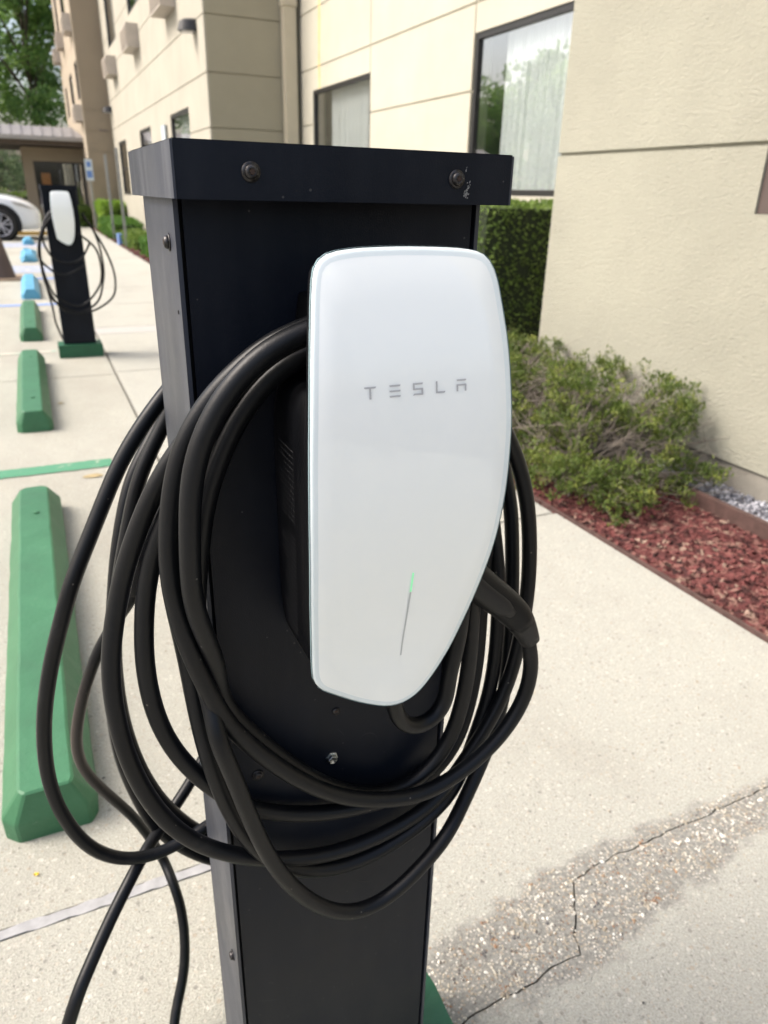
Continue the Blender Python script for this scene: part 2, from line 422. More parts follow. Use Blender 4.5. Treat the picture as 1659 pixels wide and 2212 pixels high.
# ------------------------------------------------------------------ ground
g = box('ground', M_SOIL, (-150, 150, -60, 260, -.30, -.12)); struct(g)
def jag(pts, n=10, amp=.004, seed=0):
    rnd = random.Random(seed); out = []
    for (x0, y0), (x1, y1) in zip(pts, pts[1:]):
        L = math.hypot(x1-x0, y1-y0); k = max(2, int(L/.018)) if n else 1
        for i in range(k):
            t = i/k; d = amp*(rnd.random()-.5)*2 if i else 0
            nx, ny = -(y1-y0)/L, (x1-x0)/L
            out.append((x0+(x1-x0)*t+nx*d, y0+(y1-y0)*t+ny*d))
    out.append(pts[-1]); return out
def slab(parent, poly, mat, label=None, z=0, bev=0, name='slab'):
    bm = bmesh.new(); prism(bm, poly, -.11, z)
    if bev:
        es = [e for e in bm.edges if all(v.co.z > z-.001 for v in e.verts)]
        bmesh.ops.bevel(bm, geom=es, offset=bev, segments=2, affect='EDGES')
    return fin(bm, name, mat, parent)
park = struct(box('parking_lot', M_JOINT, (-14, .425, -6, 60, -.119, -.02)))
xs = [(-.9, .411), (-4.5, -.906), (-12, -4.506)]
ysp = [(-4, 1.069), (1.089, 5.52), (5.526, 9.8), (9.806, 14.2), (14.206, 18.8), (18.806, 24), (24.006, 31), (31.006, 45)]
for (x0, x1) in [(-12, .411)]:
    for (y0, y1) in ysp:
        slab(park, [(x0, y0), (x1, y0), (x1, y1), (x0, y1)], M_PARK, bev=.003)
# grey caulked joint across the near slab
bm = bmesh.new()
pts_a = jag([(-12, 1.068), (-3, 1.068), (-.9, 1.068), (.411, 1.068)], 1, .0022, 3)
pts_b = jag([(-12, 1.090), (-3, 1.090), (-.9, 1.090), (.411, 1.090)], 1, .0022, 4)
prism(bm, pts_a+pts_b[::-1], -.02, .0015)
o = fin(bm, 'joint_sealant', M_CAULK, park)
walk = struct(box('sidewalk', M_JOINT, (.4251, 1.90, -6, 60, -.119, -.025)))
WX0, WX1 = .424, 1.862
crack = [(1.87, .792), (1.36, .788), (.86, .776), (.79, .765), (.765, .73), (.745, .70), (.715, .668), (.703, .634), (.66, .636), (.58, .625), (.50, .622), (.424, .612)]
cj = jag(crack, 1, .0032, 11); rnd = random.Random(8)
cj2 = [(x+rnd.uniform(-.0007, .0012), y+rnd.uniform(-.0005, .0012)) for x, y in cj]
slab(walk, [(x+.0011, y-.0014) for x, y in cj]+[(WX0, -4), (WX1+.008, -4)], M_WALK)
slab(walk, [(x-.0013, y+.0012) for x, y in cj2][::-1]+[(WX1+.008, 2.27), (WX0, 2.27)], M_WALK)
yj = [2.277, 3.93, 5.595, 7.20]
for a_, b_ in zip(yj, yj[1:]): slab(walk, [(WX0, a_+.003), (WX1, a_+.003), (WX1, b_-.003), (WX0, b_-.003)], M_WALK, bev=.004)
slab(walk, [(WX0, 7.203), (WX1, 7.203), (WX1, 7.56), (WX0, 7.56)], M_PALE, bev=.004)
y = 7.566
while y < 44:
    slab(walk, [(WX0, y), (WX1, y), (WX1, y+1.60), (WX0, y+1.60)], M_WALK, bev=.004); y += 1.607

# painted lines on the lot
def sheet(name, poly, mat, z):
    bm = bmesh.new(); bm.faces.new([bm.verts.new((x, y_, z)) for x, y_ in poly]); return fin(bm, name, mat)
def line(x0, x1, y0, y1, w_, mat, label):
    a_ = jag([(x0, y0), (x1, y1)], 1, .004, int(y0*100)); b_ = jag([(x0, y0+w_), (x1, y1+w_)], 1, .004, int(y0*100)+1)
    bm = bmesh.new(); bm.faces.new([bm.verts.new((x, yy, .004)) for x, yy in a_+b_[::-1]])
    o = fin(bm, 'painted_line', mat); o['kind'] = 'structure'; o['label'] = label
    return o
line(-5, .20, 3.50, 3.53, .115, M_LGREEN, 'green painted line across the lot before the nearest green block')
line(-5, .06, 6.30, 6.46, .07, M_LGREEN2, 'faint green line beside the second charger base')
line(-5, .30, 9.10, 9.24, .13, M_LBLUE, 'blue line beyond the green blocks')
line(-5, .30, 11.85, 11.95, .22, M_LBLUE, 'blue line beside the first blue block')
line(-5, .30, 12.9, 12.9, 1.2, M_LBLUE2, 'pale blue painted patch of the aisle')
line(-5, .30, 18.4, 18.4, 1.5, M_LBLUE2, 'pale blue painted patch near the white car')

# ------------------------------------------------------------------ bed: soil, mulch, gravel, edging
bed = struct(box('planting_bed', M_SOIL, (1.9001, 4.3, -3, 27, -.119, -.035)))
def edging(x0, x1, y0, y1, z1, lab):
    o = thing('bed_edging', lab, 'garden edging', (x0, y0, 0))
    bm = bmesh.new(); bx(bm, 0, x1-x0, 0, y1-y0, -.1, z1)
    fin(bm, 'steel_strip', M_EDGING, o, bevel=.001); return o
edging(1.874, 1.882, -3, 40, .013, 'thin brown metal edging between the sidewalk and the red mulch')
edging(2.515, 2.545, -2.9, 14, .055, 'brown metal edging between the red mulch and the gravel by the wall')

def chips(name, n, area, z, size, mat, label, flat=.25, seed=1, long=1.0, parent=None, skip=None):
    rnd = random.Random(seed); vs, fs = [], []
    for _ in range(n):
        x = rnd.uniform(area[0], area[1]); y_ = rnd.uniform(area[2], area[3])
        if skip and skip(x, y_): continue
        s_ = size*rnd.uniform(.5, 1.4); l_ = s_*long*rnd.uniform(.7, 1.6)
        rot = Matrix.Rotation(rnd.uniform(0, 6.28), 3, 'Z') @ Matrix.Rotation(rnd.gauss(0, .35), 3, 'X') @ Matrix.Rotation(rnd.gauss(0, .35), 3, 'Y')
        c_ = Vector((x, y_, z+rnd.uniform(-.3, .6)*s_*flat)); k_ = len(vs)
        h_ = s_*flat
        for (a_, b_, d_) in ((-1, -.7, -1), (1, -1, -1), (.8, 1, -1), (-.9, .8, -1), (-.8, -.6, 1), (.9, -.7, 1), (.7, .8, 1), (-.7, .7, 1)):
            vs.append(c_+rot @ Vector((a_*l_*.5*rnd.uniform(.8, 1.1), b_*s_*.5*rnd.uniform(.7, 1.1), d_*h_*.5)))
        for q in ((0, 3, 2, 1), (4, 5, 6, 7), (0, 1, 5, 4), (1, 2, 6, 5), (2, 3, 7, 6), (3, 0, 4, 7)): fs.append([k_+i for i in q])
    o = mesh_from(name, vs, fs, mat, parent); o['kind'] = 'stuff'
    if label: o['label'] = label
    return o
m1 = chips('mulch', 9000, (1.885, 2.513, .7, 2.7), -.012, .016, M_MULCH, 'red dyed wood mulch covering the bed', .35, 3, 2.6)
chips('mulch', 5000, (1.885, 2.6, 2.7, 27), -.012, .045, M_MULCH, 'red mulch chips along the far part of the bed under the clipped hedges', .4, 4, 2.0)
chips('gravel', 5200, (2.546, 2.83, .9, 4.0), .0, .016, M_GRAVEL, 'pale grey gravel strip along the foot of the wall', .7, 5)
# pebbles standing proud in the worn concrete
def outside(x, y_):
    j = (noise.noise(Vector((x*13, y_*13, 3)))*.022)
    lo_ = .615+max(0, x-.72)*.185; hi_ = .635+min(x, .76)*.22
    return not (lo_+j < y_ < hi_+j) or x < .43 or (x < .47 and y_ < .62) or noise.noise(Vector((x*20, y_*20, 8))) < -.28
def pebbles(n, area, size, seed, skip, label, lift):
    rnd = random.Random(seed); vs, fs = [], []
    base = bmesh.new(); bmesh.ops.create_icosphere(base, subdivisions=1, radius=1)
    bv = [v.co.copy() for v in base.verts]; bf = [[v.index for v in f_.verts] for f_ in base.faces]; base.free()
    for _ in range(n):
        x = rnd.uniform(area[0], area[1]); y_ = rnd.uniform(area[2], area[3])
        if skip(x, y_): continue
        s_ = size*rnd.uniform(.45, 1.25)*rnd.uniform(.7, 1.2); a_ = rnd.uniform(0, 3.14); e_ = rnd.uniform(.65, 1)
        k_ = len(vs)
        for v in bv:
            q = Vector((v.x*s_, v.y*s_*e_, v.z*s_*.6)); q.rotate(Matrix.Rotation(a_, 3, 'Z').to_euler())
            vs.append(q+Vector((x, y_, lift*s_)))
        fs += [[k_+i for i in f_] for f_ in bf]
    o = mesh_from('pebbles', vs, fs, M_PEBBLE, walk, True); o['kind'] = 'stuff'; return o
pebbles(6500, (.43, 2.0, .60, .96), .0036, 5, outside, '', -.1)
pebbles(900, (.43, 1.85, -.1, 2.2), .0030, 6, lambda x, y_: not outside(x, y_), '', -.32)

chips('grit', 260, (-1.2, 1.8, .3, 3.6), .0012, .0042, M_PEBBLE, 'loose grit scattered on the concrete', .6, 15)
# ------------------------------------------------------------------ wheel stops
def wheel_stop(x, y_, L, mat, label, group, wid=.182, hgt=.118, rough_=.003):
    t = thing('wheel_stop', label, 'parking block', (x, y_, 0), group)
    bm = bmesh.new(); rnd = random.Random(int(y_*10))
    # octagon-cornered plan, narrower top
    w2 = wid/2; c_ = .028; tw = .051
    base = [(-w2+c_, 0), (w2-c_*.6, 0), (w2, c_), (w2, L-c_), (w2-c_, L), (-w2+c_, L), (-w2, L-c_), (-w2, c_)]
    top = [(-tw+.012, .006), (tw-.006, .006), (tw, .02), (tw, L-.075), (tw-.02, L-.055), (-tw+.02, L-.055), (-tw, L-.075), (-tw, .02)]
    lo_ = [bm.verts.new((px, py, 0)) for px, py in base]; mi = [bm.verts.new((px, py, hgt*.42)) for px, py in base]; hi_ = [bm.verts.new((px, py, hgt)) for px, py in top]
    bm.faces.new(lo_[::-1]); bm.faces.new(hi_)
    for r0_, r1_ in ((lo_, mi), (mi, hi_)):
        for i in range(8): bm.faces.new((r0_[i], r0_[(i+1) % 8], r1_[(i+1) % 8], r1_[i]))
    es = [e for e in bm.edges if any(v.co.z > .01 for v in e.verts)]
    bmesh.ops.bevel(bm, geom=es, offset=.004, segments=1, affect='EDGES')
    bmesh.ops.subdivide_edges(bm, edges=[e for e in bm.edges if e.calc_length() > .3], cuts=24, use_grid_fill=True)
    bmesh.ops.triangulate(bm, faces=[f_ for f_ in bm.faces if len(f_.verts) > 4])
    for v in bm.verts:
        q = Vector((v.co.x, v.co.y+y_, v.co.z))
        v.co += Vector((noise.noise(q*14), noise.noise(q*14+Vector((5, 1, 2))), noise.noise(q*11+Vector((9, 3, 4))) if v.co.z > .01 else 0))*rough_
    fin(bm, 'concrete_block', mat, t)
    for yy in (.30, L-.34):
        b2 = bmesh.new(); lathe(b2, [(.011, 0), (.011, .0045), (.006, .006), (0, .006)], (0, 0, 1), (.005, yy, hgt-.001), 14)
        fin(b2, 'anchor_pin', mat, t, smooth=False)
    return t
GR = 'green wheel stops in front of the charging bays'
wheel_stop(-.137, 1.285, 1.83, M_GREEN, 'green parking block nearest the camera, beside the hanging cables', GR)
wheel_stop(-.130, 4.235, 1.83, M_GREEN, 'green parking block level with the far charger base, second from the camera', GR)
wheel_stop(-.120, 7.0, 1.83, M_GREEN, 'small green parking block just behind the far charger, farthest of the green ones', GR)
BL = 'blue wheel stops beyond the far charger'
wheel_stop(-.10, 9.78, 1.83, M_BLUE, 'light blue parking block right behind the last green one', BL, wid=.21)
wheel_stop(-.09, 14.75, 1.83, M_BLUE, 'chipped light blue parking block in the middle of the blue row', BL, wid=.24, rough_=.05)
wheel_stop(-.07, 19.2, 1.2, M_BLUE, 'farthest blue parking block, just below the white car', BL, wid=.22, rough_=.03)
t = thing('kerb_block', 'yellow painted kerb lying on the ground beside the white car', 'kerb', (0, 23.2, 0))
box('painted_block', M_YELLOW, (-.42, .50, -.1, .1, 0, .09), t, bevel=.01)

# ------------------------------------------------------------------ charger pedestals
def bolt(bm_parent, name, p_, ax, r, mat, h=.003, wash=None):
    b = bmesh.new(); ax = Vector(ax)
    if wash: lathe(b, [(0, 0), (wash, 0), (wash, .0009), (r*.9, .0012)], ax, p_, 20)
    lathe(b, [(0, 0), (r, .001), (r*1.0, h*.45), (r*.86, h*.85), (r*.6, h), (r*.42, h), (r*.38, h*.3), (0, h*.3)], ax, p_, 22)
    o = fin(b, name, mat, bm_parent, smooth=True)
    # six-lobed socket: small dark recess
    b = bmesh.new(); u = ax.orthogonal().normalized(); v = ax.cross(u); P0 = Vector(p_)+ax*(h*1.02)
    vs = [b.verts.new(P0+(u*math.cos(q)+v*math.sin(q))*r*(.46 if k % 2 == 0 else .30)) for k in range(12) for q in (k*math.pi/6,)]
    b.faces.new(vs); fin(b, 'socket', M_RUST, o)
    return o
def pedestal(ox, oy, label, base_label, ztop=1.2586, detail=True):
    """local x from 0 (left face), y from 0 (front face)"""
    W, D = .235, .136
    t = thing('charger_pedestal', label, 'charging post', (ox, oy, .1), 'black charger pedestals')
    zt = ztop-.1; zb = zt-.034
    t_ = .0022
    # side channels wrap 9 mm round the front
    for nm, x0, x1, fx0, fx1 in (('side_panel', 0, t_, 0, .0032), ('side_panel', W-t_, W, W-.0032, W)):
        b = bmesh.new(); bx(b, x0, x1, 0.0005, D, 0, zb+.01)
        bx(b, fx0, fx1, -.0006, .0004, 0, zb+.01)
        bx(b, x0, x1 if x0 == 0 else x1, D+.0001, D+.002, 0, zb+.01)
        fin(b, nm, M_BLACK2, t)
    box('front_panel', M_BLACK, (.0062, W-.0062, .0012, .0035, .0, zb+.01), t, bevel=.0008)
    box('seam_gap', M_HOLE, (.0025, W-.0025, .0085, .0095, .0, zb+.01), t)
    box('back_panel', M_BLACK, (.003, W-.003, D-.004, D-.001, 0, zb+.01), t)
    # cap
    x0, x1, y0, y1 = -.0046, W+.0046, -.036, D+.031
    b = bmesh.new()
    bx(b, x0+.0018, x1-.0018, y0, y0+.002, zb, zt-.0004); bx(b, x0+.0018, x1-.0018, y1-.002, y1, zb, zt-.0004)
    bx(b, x0+.0018, x1-.0018, y0+.0021, y1-.0021, zt-.003, zt-.0002)
    capo = fin(b, 'cap', M_BLACK, t, bevel=.0007)
    for xx in ((x0, x0+.0016), (x1-.0016, x1)):
        box('cap_end', M_CAPEND, (xx[0], xx[1], y0+.0002, y1, zb+.0002, zt-.0012), t, bevel=.0006)
    if detail:
        for xx in (.132-ox, .2805-ox): bolt(t, 'screw', (xx, y0, 1.2412-.1), (0, -1, 0), .0046, M_SCREW, .0042, .0062)
        bolt(t, 'screw', (0, .026, 1.196-.1), (-1, 0, 0), .0046, M_SCREW, .0042, .0060)
        bolt(t, 'screw', (0, .026, .452-.1), (-1, 0, 0), .0046, M_SCREW, .0042, .0060)
        bolt(t, 'screw', (.122-ox, .0012, .7203-.1), (0, -1, 0), .0042, M_SCREW, .003, .006)
        bolt(t, 'screw', (.2018-ox, .0012, .7707-.1), (0, -1, 0), .0040, M_SCREW, .0006)
        b = bmesh.new(); lathe(b, [(.0, 0), (.0066, 0), (.0066, .0012), (.0050, .0016), (.0050, .0046), (.0042, .0054), (0, .0044)], (0, -1, 0), (.1968-ox, .0012, .7157-.1), 6)
        fin(b, 'hex_bolt', M_BOLT, t, bevel=.0003)
        for (yy, zz) in ((.03, 1.02), (.012, 1.15)):
            b = bmesh.new(); lathe(b, [(0, 0), (.0016, 0), (.0012, .0006), (0, .0007)], (-1, 0, 0), (0, yy, zz-.1), 10); fin(b, 'dimple', M_HOLE, t)
        rnd = random.Random(12); b = bmesh.new()
        for (cx_, cz_, rr0, a0, a1) in ((.245, .56, .030, 3.6, 4.9), (.232, .60, .018, 2.6, 3.6), (.235, .7175, .012, -.6, 2.6), (.13, 1.10, .12, 1.2, 1.5), (.17, .70, .05, .6, .9), (.15, .50, .09, 4.2, 4.5), (.29, .45, .06, 2.2, 2.6)):
            k_ = 12; pts_ = [(cx_-ox+math.cos(a0+(a1-a0)*i/k_)*rr0, cz_-.1+math.sin(a0+(a1-a0)*i/k_)*rr0*1.3, (.00028)*math.sin(math.pi*(i+.2)/(k_+.4))) for i in range(k_+1)]
            vv0 = [(b.verts.new((px, .00085, pz-w_)), b.verts.new((px, .00085, pz+w_))) for px, pz, w_ in pts_]
            for q0, q1 in zip(vv0, vv0[1:]): b.faces.new((q0[0], q1[0], q1[1], q0[1]))
        fin(b, 'scratch_marks', M_SCUFFLINE, t)['kind'] = 'stuff'
        # flaked white scuff on the cap front
        rnd = random.Random(5); b = bmesh.new()
        for (cx_, cz_, n_, s_) in ((.2885, 1.2318, 30, .0013), (.2905, 1.2375, 7, .0012), (.288, 1.2475, 4, .0008)):
            for _ in range(n_):
                px, pz = cx_-ox+rnd.gauss(0, s_*.8), cz_-.1+rnd.gauss(0, s_)
                L_ = rnd.uniform(.0002, .0008); A_ = rnd.uniform(.9, 1.9)
                w_ = rnd.uniform(.00012, .0004)
                dx, dz = math.cos(A_)*L_, math.sin(A_)*L_
                b.faces.new([b.verts.new((px+q[0], y0-.00025, pz+q[1])) for q in ((-dx-w_, -dz), (dx-w_, dz), (dx+w_, dz+w_), (-dx+w_, -dz+w_))])
        fin(b, 'scuff_mark', M_SCRATCH, t)
    # green concrete footing
    f_ = thing('charger_footing', base_label, 'concrete footing', (ox, oy, 0), 'green concrete footings')
    b = bmesh.new(); bx(b, -.045, .083+W-.003 if detail else W+.042, -.06 if detail else -.04, D+.015, -.02, .0995)
    bmesh.ops.subdivide_edges(b, edges=b.edges[:], cuts=8, use_grid_fill=True)
    for v in b.verts: v.co += Vector([noise.noise(Vector((v.co.x*20+k*7, v.co.y*20, v.co.z*20+ox*9)))*.004 for k in range(3)]) if v.co.z < .09 or abs(v.co.x-.115) > .13 else Vector()
    fin(b, 'painted_block', M_DGREEN, f_)
    return t
ped1 = pedestal(.088, .53, 'tall black sheet metal charger post filling the foreground', 'green painted footing at the foot of the nearest black post')
ped2 = pedestal(.116, 6.23, 'small blurred black charger post standing beyond the nearest one, on a low green block', 'low green footing under the distant black charger post', 1.240, False)

# ------------------------------------------------------------------ wall charger
PROF = [(1.205, .4265), (1.196, .4235), (1.181, .4185), (1.169, .4155), (1.150, .410), (1.130, .406), (1.111, .403), (1.092, .401), (1.073, .401), (1.053, .401), (1.033, .402), (1.012, .405), (.989, .409), (.965, .415), (.940, .422), (.912, .4305), (.885, .437), (.865, .441), (.845, .444)]
PW = [(1.196, .1245), (1.181, .1290), (1.169, .1325), (1.150, .1375), (1.130, .1413), (1.111, .1445), (1.092, .1468), (1.073, .1481), (1.053, .1487), (1.033, .1485), (1.012, .1470), (.989, .1438), (.965, .1396), (.940, .1343), (.912, .1275), (.885, .1205), (.870, .117)]
def interp(tab, z):
    if z >= tab[0][0]: return tab[0][1]
    for (z0, a0), (z1, a1) in zip(tab, tab[1:]):
        if z >= z1: return a1+(a0-a1)*(z-z1)/(z0-z1)
    return tab[-1][1]
def smoothed(tab, z): return sum(interp(tab, z+d) for d in (-.012, -.006, 0, .006, .012))/5
XC = .2095
OUTLINE = [(.0009, 1.2015), (.0262, 1.2009), (.0419, 1.1999), (.0520, 1.1979), (.0577, 1.1945), (.0611, 1.1897), (.0641, 1.1812), (.0668, 1.1637), (.0699, 1.1392), (.0720, 1.1108), (.0735, 1.0888), (.0743, 1.0678), (.0746, 1.0459), (.0745, 1.0226), (.0738, 1.0000), (.0722, .9783), (.0697, .9537), (.0653, .9189), (.0588, .8883), (.0488, .8626), (.0372, .8450), (.0257, .8372), (.0149, .8350), (.0041, .8366), (-.0103, .8429), (-.0262, .8522), (-.0436, .8650), (-.0538, .8732), (-.0598, .8819), (-.0628, .8923), (-.0657, .9205), (-.0704, .9706), (-.0732, 1.0201), (-.0738, 1.0485), (-.0732, 1.0901), (-.0703, 1.1330), (-.0668, 1.1637), (-.0643, 1.1800), (-.0622, 1.1885), (-.0588, 1.1937), (-.0540, 1.1970), (-.0470, 1.1990), (-.0327, 1.2007), (-.0150, 1.2013)]
def plate_outline(inset=0, n=150):
    P = [Vector(q) for q in OUTLINE]; m = len(P); D = []
    for i_ in range(m):
        a_, b_, c_, d_ = P[i_-1], P[i_], P[(i_+1) % m], P[(i_+2) % m]
        for k_ in range(12):
            t = k_/12
            D.append(.5*((2*b_)+(c_-a_)*t+(2*a_-5*b_+4*c_-d_)*t*t+(-a_+3*b_-3*c_+d_)*t**3))
    for _ in range(5): D = [(D[i_-1]+D[i_]*2+D[(i_+1) % len(D)])/4 for i_ in range(len(D))]
    L = [0]
    for i_ in range(len(D)): L.append(L[-1]+(D[(i_+1) % len(D)]-D[i_]).length)
    out = []; i_ = 0
    for k_ in range(n):
        s_ = L[-1]*k_/n
        while L[i_+1] < s_: i_ += 1
        out.append(D[i_].lerp(D[(i_+1) % len(D)], (s_-L[i_])/(L[i_+1]-L[i_])))
    res = []
    for k_ in range(n):
        t = (out[(k_+1) % n]-out[k_-1]).normalized(); nn = Vector((t.y, -t.x))   # walked clockwise: inward normal
        q = out[k_]+nn*inset
        res.append((XC+q.x, q.y))
    return res
def charger(loc, label, near_strands, rot=0, handle_path=None, fancy=True, extra=None, cab_label=None):
    """everything is modelled round (XC, .53) and moved to its post"""
    t = thing('wall_charger', label, 'ev charger', (XC+loc[0], .53+loc[1], .87+loc[2]), 'white faced wall chargers')
    OFF = Vector((-XC, -.53, -.87))
    def put(bm, name, mat, parent=t, **kw):
        bmesh.ops.translate(bm, verts=bm.verts, vec=OFF)
        if rot: bmesh.ops.rotate(bm, verts=bm.verts, cent=(0, 0, 0), matrix=Matrix.Rotation(rot, 3, 'Z'))
        return fin(bm, name, mat, parent, **kw)
    # faceplate: rings from outline inwards so that the surface follows the bow
    def dome(insets, n=150, flip=False):
        b = bmesh.new(); rings = []
        zc_ = 1.03
        for ins, dy in insets:
            ol = plate_outline(ins, n)
            rings.append([b.verts.new((x, smoothed(PROF, z)+dy, z)) for x, z in ol])
        s_prev = rings[-1]; ol = plate_outline(insets[-1][0], n)
        for s_ in (.85, .65, .45, .25, .08):
            ring = []
            for x, z in ol:
                xx = XC+(x-XC)*s_; zz = zc_+(z-zc_)*s_
                ring.append(b.verts.new((xx, smoothed(PROF, zz)+insets[-1][1], zz)))
            rings.append(ring)
        for q_, (r0_, r1_) in enumerate(zip(rings, rings[1:])):
            for i in range(n):
                f_ = b.faces.new((r0_[i], r0_[(i+1) % n], r1_[(i+1) % n], r1_[i]))
                f_.material_index = 1 if q_ < 5 else 0
        b.faces.new(rings[-1]); return b
    b = dome([(.0010, .0030), (.0004, .0022), (.0004, .0012), (.0014, .0003), (.0030, -.0002), (.0052, 0), (.0056, -.00012)])
    plate = put(b, 'faceplate', M_WGLASS, smooth=True); plate.data.materials.append(M_BORDER)
    # greenish ground edge of the glass, a thin rim just behind the face
    b = bmesh.new(); ol = plate_outline(-.0002, 150); r_ = []
    for dy in (.0012, .0028):
        r_.append([b.verts.new((x, smoothed(PROF, z)+dy, z)) for x, z in ol])
    for i in range(150): b.faces.new((r_[0][i], r_[0][(i+1) % 150], r_[1][(i+1) % 150], r_[1][i]))
    put(b, 'glass_rim', M_EDGE, plate, smooth=True)
    # black housing behind
    b = bmesh.new(); rings = []
    for ins, yb in ((.0022, .0032), (.0030, .008), (.0060, .020), (.0085, .032)):
        rings.append([b.verts.new((x, smoothed(PROF, z)+yb, z)) for x, z in plate_outline(ins, 120)])
    for sc_, yb in ((.60, .470), (.62, .529)):
        rings.append([b.verts.new((XC+(x-XC)*sc_/.72*.86, yb, 1.03+(z-1.03)*.86)) for x, z in plate_outline(.014, 120)])
    for r0_, r1_ in zip(rings, rings[1:]):
        for i in range(120): b.faces.new((r0_[i], r0_[(i+1) % 120], r1_[(i+1) % 120], r1_[i]))
    b.faces.new(rings[0]); b.faces.new(rings[-1][::-1])
    put(b, 'housing', M_PLASTIC, smooth=True)
    # deeper lower body whose top carries the coil
    b = bmesh.new(); n = 64
    def rr_(hx, z0, z1, yy, e=.3):
        zc_ = (z0+z1)/2; hz = (z1-z0)/2
        return [b.verts.new((XC+math.copysign(abs(math.cos(q))**e, math.cos(q))*hx*(1-.10*(1-(math.sin(q)+1)/2)), yy, zc_+math.copysign(abs(math.sin(q))**e, math.sin(q))*hz)) for q in (2*math.pi*k/n for k in range(n))]
    R_ = [rr_(.050, .885, 1.085, .440), rr_(.0625, .872, 1.105, .447), rr_(.0640, .868, 1.108, .465), rr_(.0640, .868, 1.108, .522), rr_(.061, .871, 1.105, .5295)]
    for r0_, r1_ in zip(R_, R_[1:]):
        for i in range(n): b.faces.new((r0_[i], r0_[(i+1) % n], r1_[(i+1) % n], r1_[i]))
    b.faces.new(R_[0]); b.faces.new(R_[-1][::-1])
    put(b, 'body', M_PLASTIC, smooth=True)
    if fancy:
        # lettering laid on the glass
        def poly3(b_, pts):
            b_.faces.new([b_.verts.new((x, smoothed(PROF, z)-.00045, z)) for x, z in pts])
        s = .0076; yz = 1.1135
        LET = {
         'T': [[(0, 1), (1, 1), (.93, .86), (.07, .86)], [(.42, .86), (.58, .86), (.58, 0), (.42, 0)]],
         'E': [[(0, 1), (1, 1), (.95, .86), (.05, .86)], [(.0, .57), (1, .57), (.95, .43), (.05, .43)], [(.0, .14), (1, .14), (.95, 0), (.05, 0)]],
         'S': [[(0, 1), (1, 1), (.93, .86), (.17, .86), (0, .86)], [(0, .86), (.17, .86), (.17, .57), (0, .57)], [(0, .57), (1, .57), (1, .43), (0, .43)], [(.83, .43), (1, .43), (1, .14), (.83, .14)], [(.0, 0), (1, 0), (1, .14), (.12, .14)]],
         'L': [[(0, 1), (.17, 1), (.17, .14), (0, .14)], [(0, .14), (1, .14), (.9, 0), (0, 0)]],
         'A': [[(0, 1), (1, 1), (.93, .86), (.07, .86)], [(0, .60), (1, .60), (1, .46), (0, .46)], [(0, .46), (.17, .46), (.17, 0), (0, 0)], [(.83, .46), (1, .46), (1, 0), (.83, 0)]]}
        for ch, xx, ww in (('T', .1727, .0083), ('E', .1898, .0079), ('S', .2063, .0073), ('L', .2228, .0070), ('A', .2380, .0074)):
            b = bmesh.new()
            for f_ in LET[ch]: poly3(b, [(xx+px*ww, yz+pz*s) for px, pz in f_])
            put(b, 'letter', M_LETTER, plate)
        for nm, za_, zb2, mt in (('light_bar', .9800, .9615, M_GLOW), ('light_bar', .9612, .8925, M_LIGHTBAR)):
            b = bmesh.new(); k_ = 14; L_, Rr = [], []
            for i in range(k_+1):
                z = za_+(zb2-za_)*i/k_; yy = smoothed(PROF, z)-.00045; xm = .2162+(.980-z)*.05
                L_.append(b.verts.new((xm-.0007, yy, z))); Rr.append(b.verts.new((xm+.0007, yy, z)))
            for i in range(k_): b.faces.new((L_[i], L_[i+1], Rr[i+1], Rr[i]))
            put(b, nm, mt, plate)
        # rows of fine print on the left flank of the body (too small to read)
        b = bmesh.new(); rnd = random.Random(2)
        for i in range(34):
            if 12 < i < 15: continue
            z = 1.062-i*.0046; y0 = .468; n_ = rnd.uniform(.5, 1)
            xx = XC-.0640*.98-.0006
            yy = y0
            while yy < y0+.034*n_:
                d_ = rnd.uniform(.002, .006)
                b.faces.new([b.verts.new((xx, yy, z)), b.verts.new((xx, yy+d_, z)), b.verts.new((xx, yy+d_, z-.0006)), b.verts.new((xx, yy, z-.0006))]); yy += d_+.0012
        put(b, 'fine_print', M_PRINT, t)
    # cable
    b = bmesh.new()
    for P in near_strands:
        tube(b, smooth_path(P, 5 if fancy else 4), .0078, 16 if fancy else 8)
    b2 = b
    if rot or loc != (0, 0, 0):
        bmesh.ops.translate(b2, verts=b2.verts, vec=-(Vector((XC+loc[0], .53+loc[1], .87+loc[2]))))
        fin(b2, 'charging_cable', M_CABLE, t, smooth=True)
    else:
        put(b2, 'charging_cable', M_CABLE, smooth=True)
    # connector handle
    if handle_path:
        hp = smooth_path(handle_path, 6)
        b = bmesh.new(); n_ = len(hp); cut = int(n_*.80)
        ovtube(b, hp[:cut], lambda q: (.0185-.0035*q if q < .9 else .0154-.03*(q-.9), .0145))
        b3 = bmesh.new(); ovtube(b3, hp[cut-2:], lambda q: (.0150-.0050*q, .0135-.004*q))
        b4 = bmesh.new()
        sidep = [p_+Vector((-.001, -.0095, -.002)) for p_ in hp[:int(cut*.8)]]
        ovtube(b4, sidep, lambda q: (.0105*(1-max(0, q-.8)*2.5), .0062))
        b5 = bmesh.new()
        for i in range(16):
            t_ = .30+.42*i/16; k_ = int(t_*cut); p_ = hp[k_]; d_ = (hp[k_+1]-hp[k_]).normalized(); nn = Vector((d_.z, 0, -d_.x)).normalized()
            if nn.z > 0: nn = -nn
            c_ = p_+nn*.0150+d_*(i*.0016-.012)*0+Vector((0, -.004, 0))
            for sgn in (1,):
                q0 = c_-d_*.0004; q1 = c_+d_*.0004
                b5.faces.new([b5.verts.new(q0+Vector((0, -.009, 0))), b5.verts.new(q1+Vector((0, -.009, 0))), b5.verts.new(q1+nn*.002+Vector((0, .004, 0))), b5.verts.new(q0+nn*.002+Vector((0, .004, 0)))])
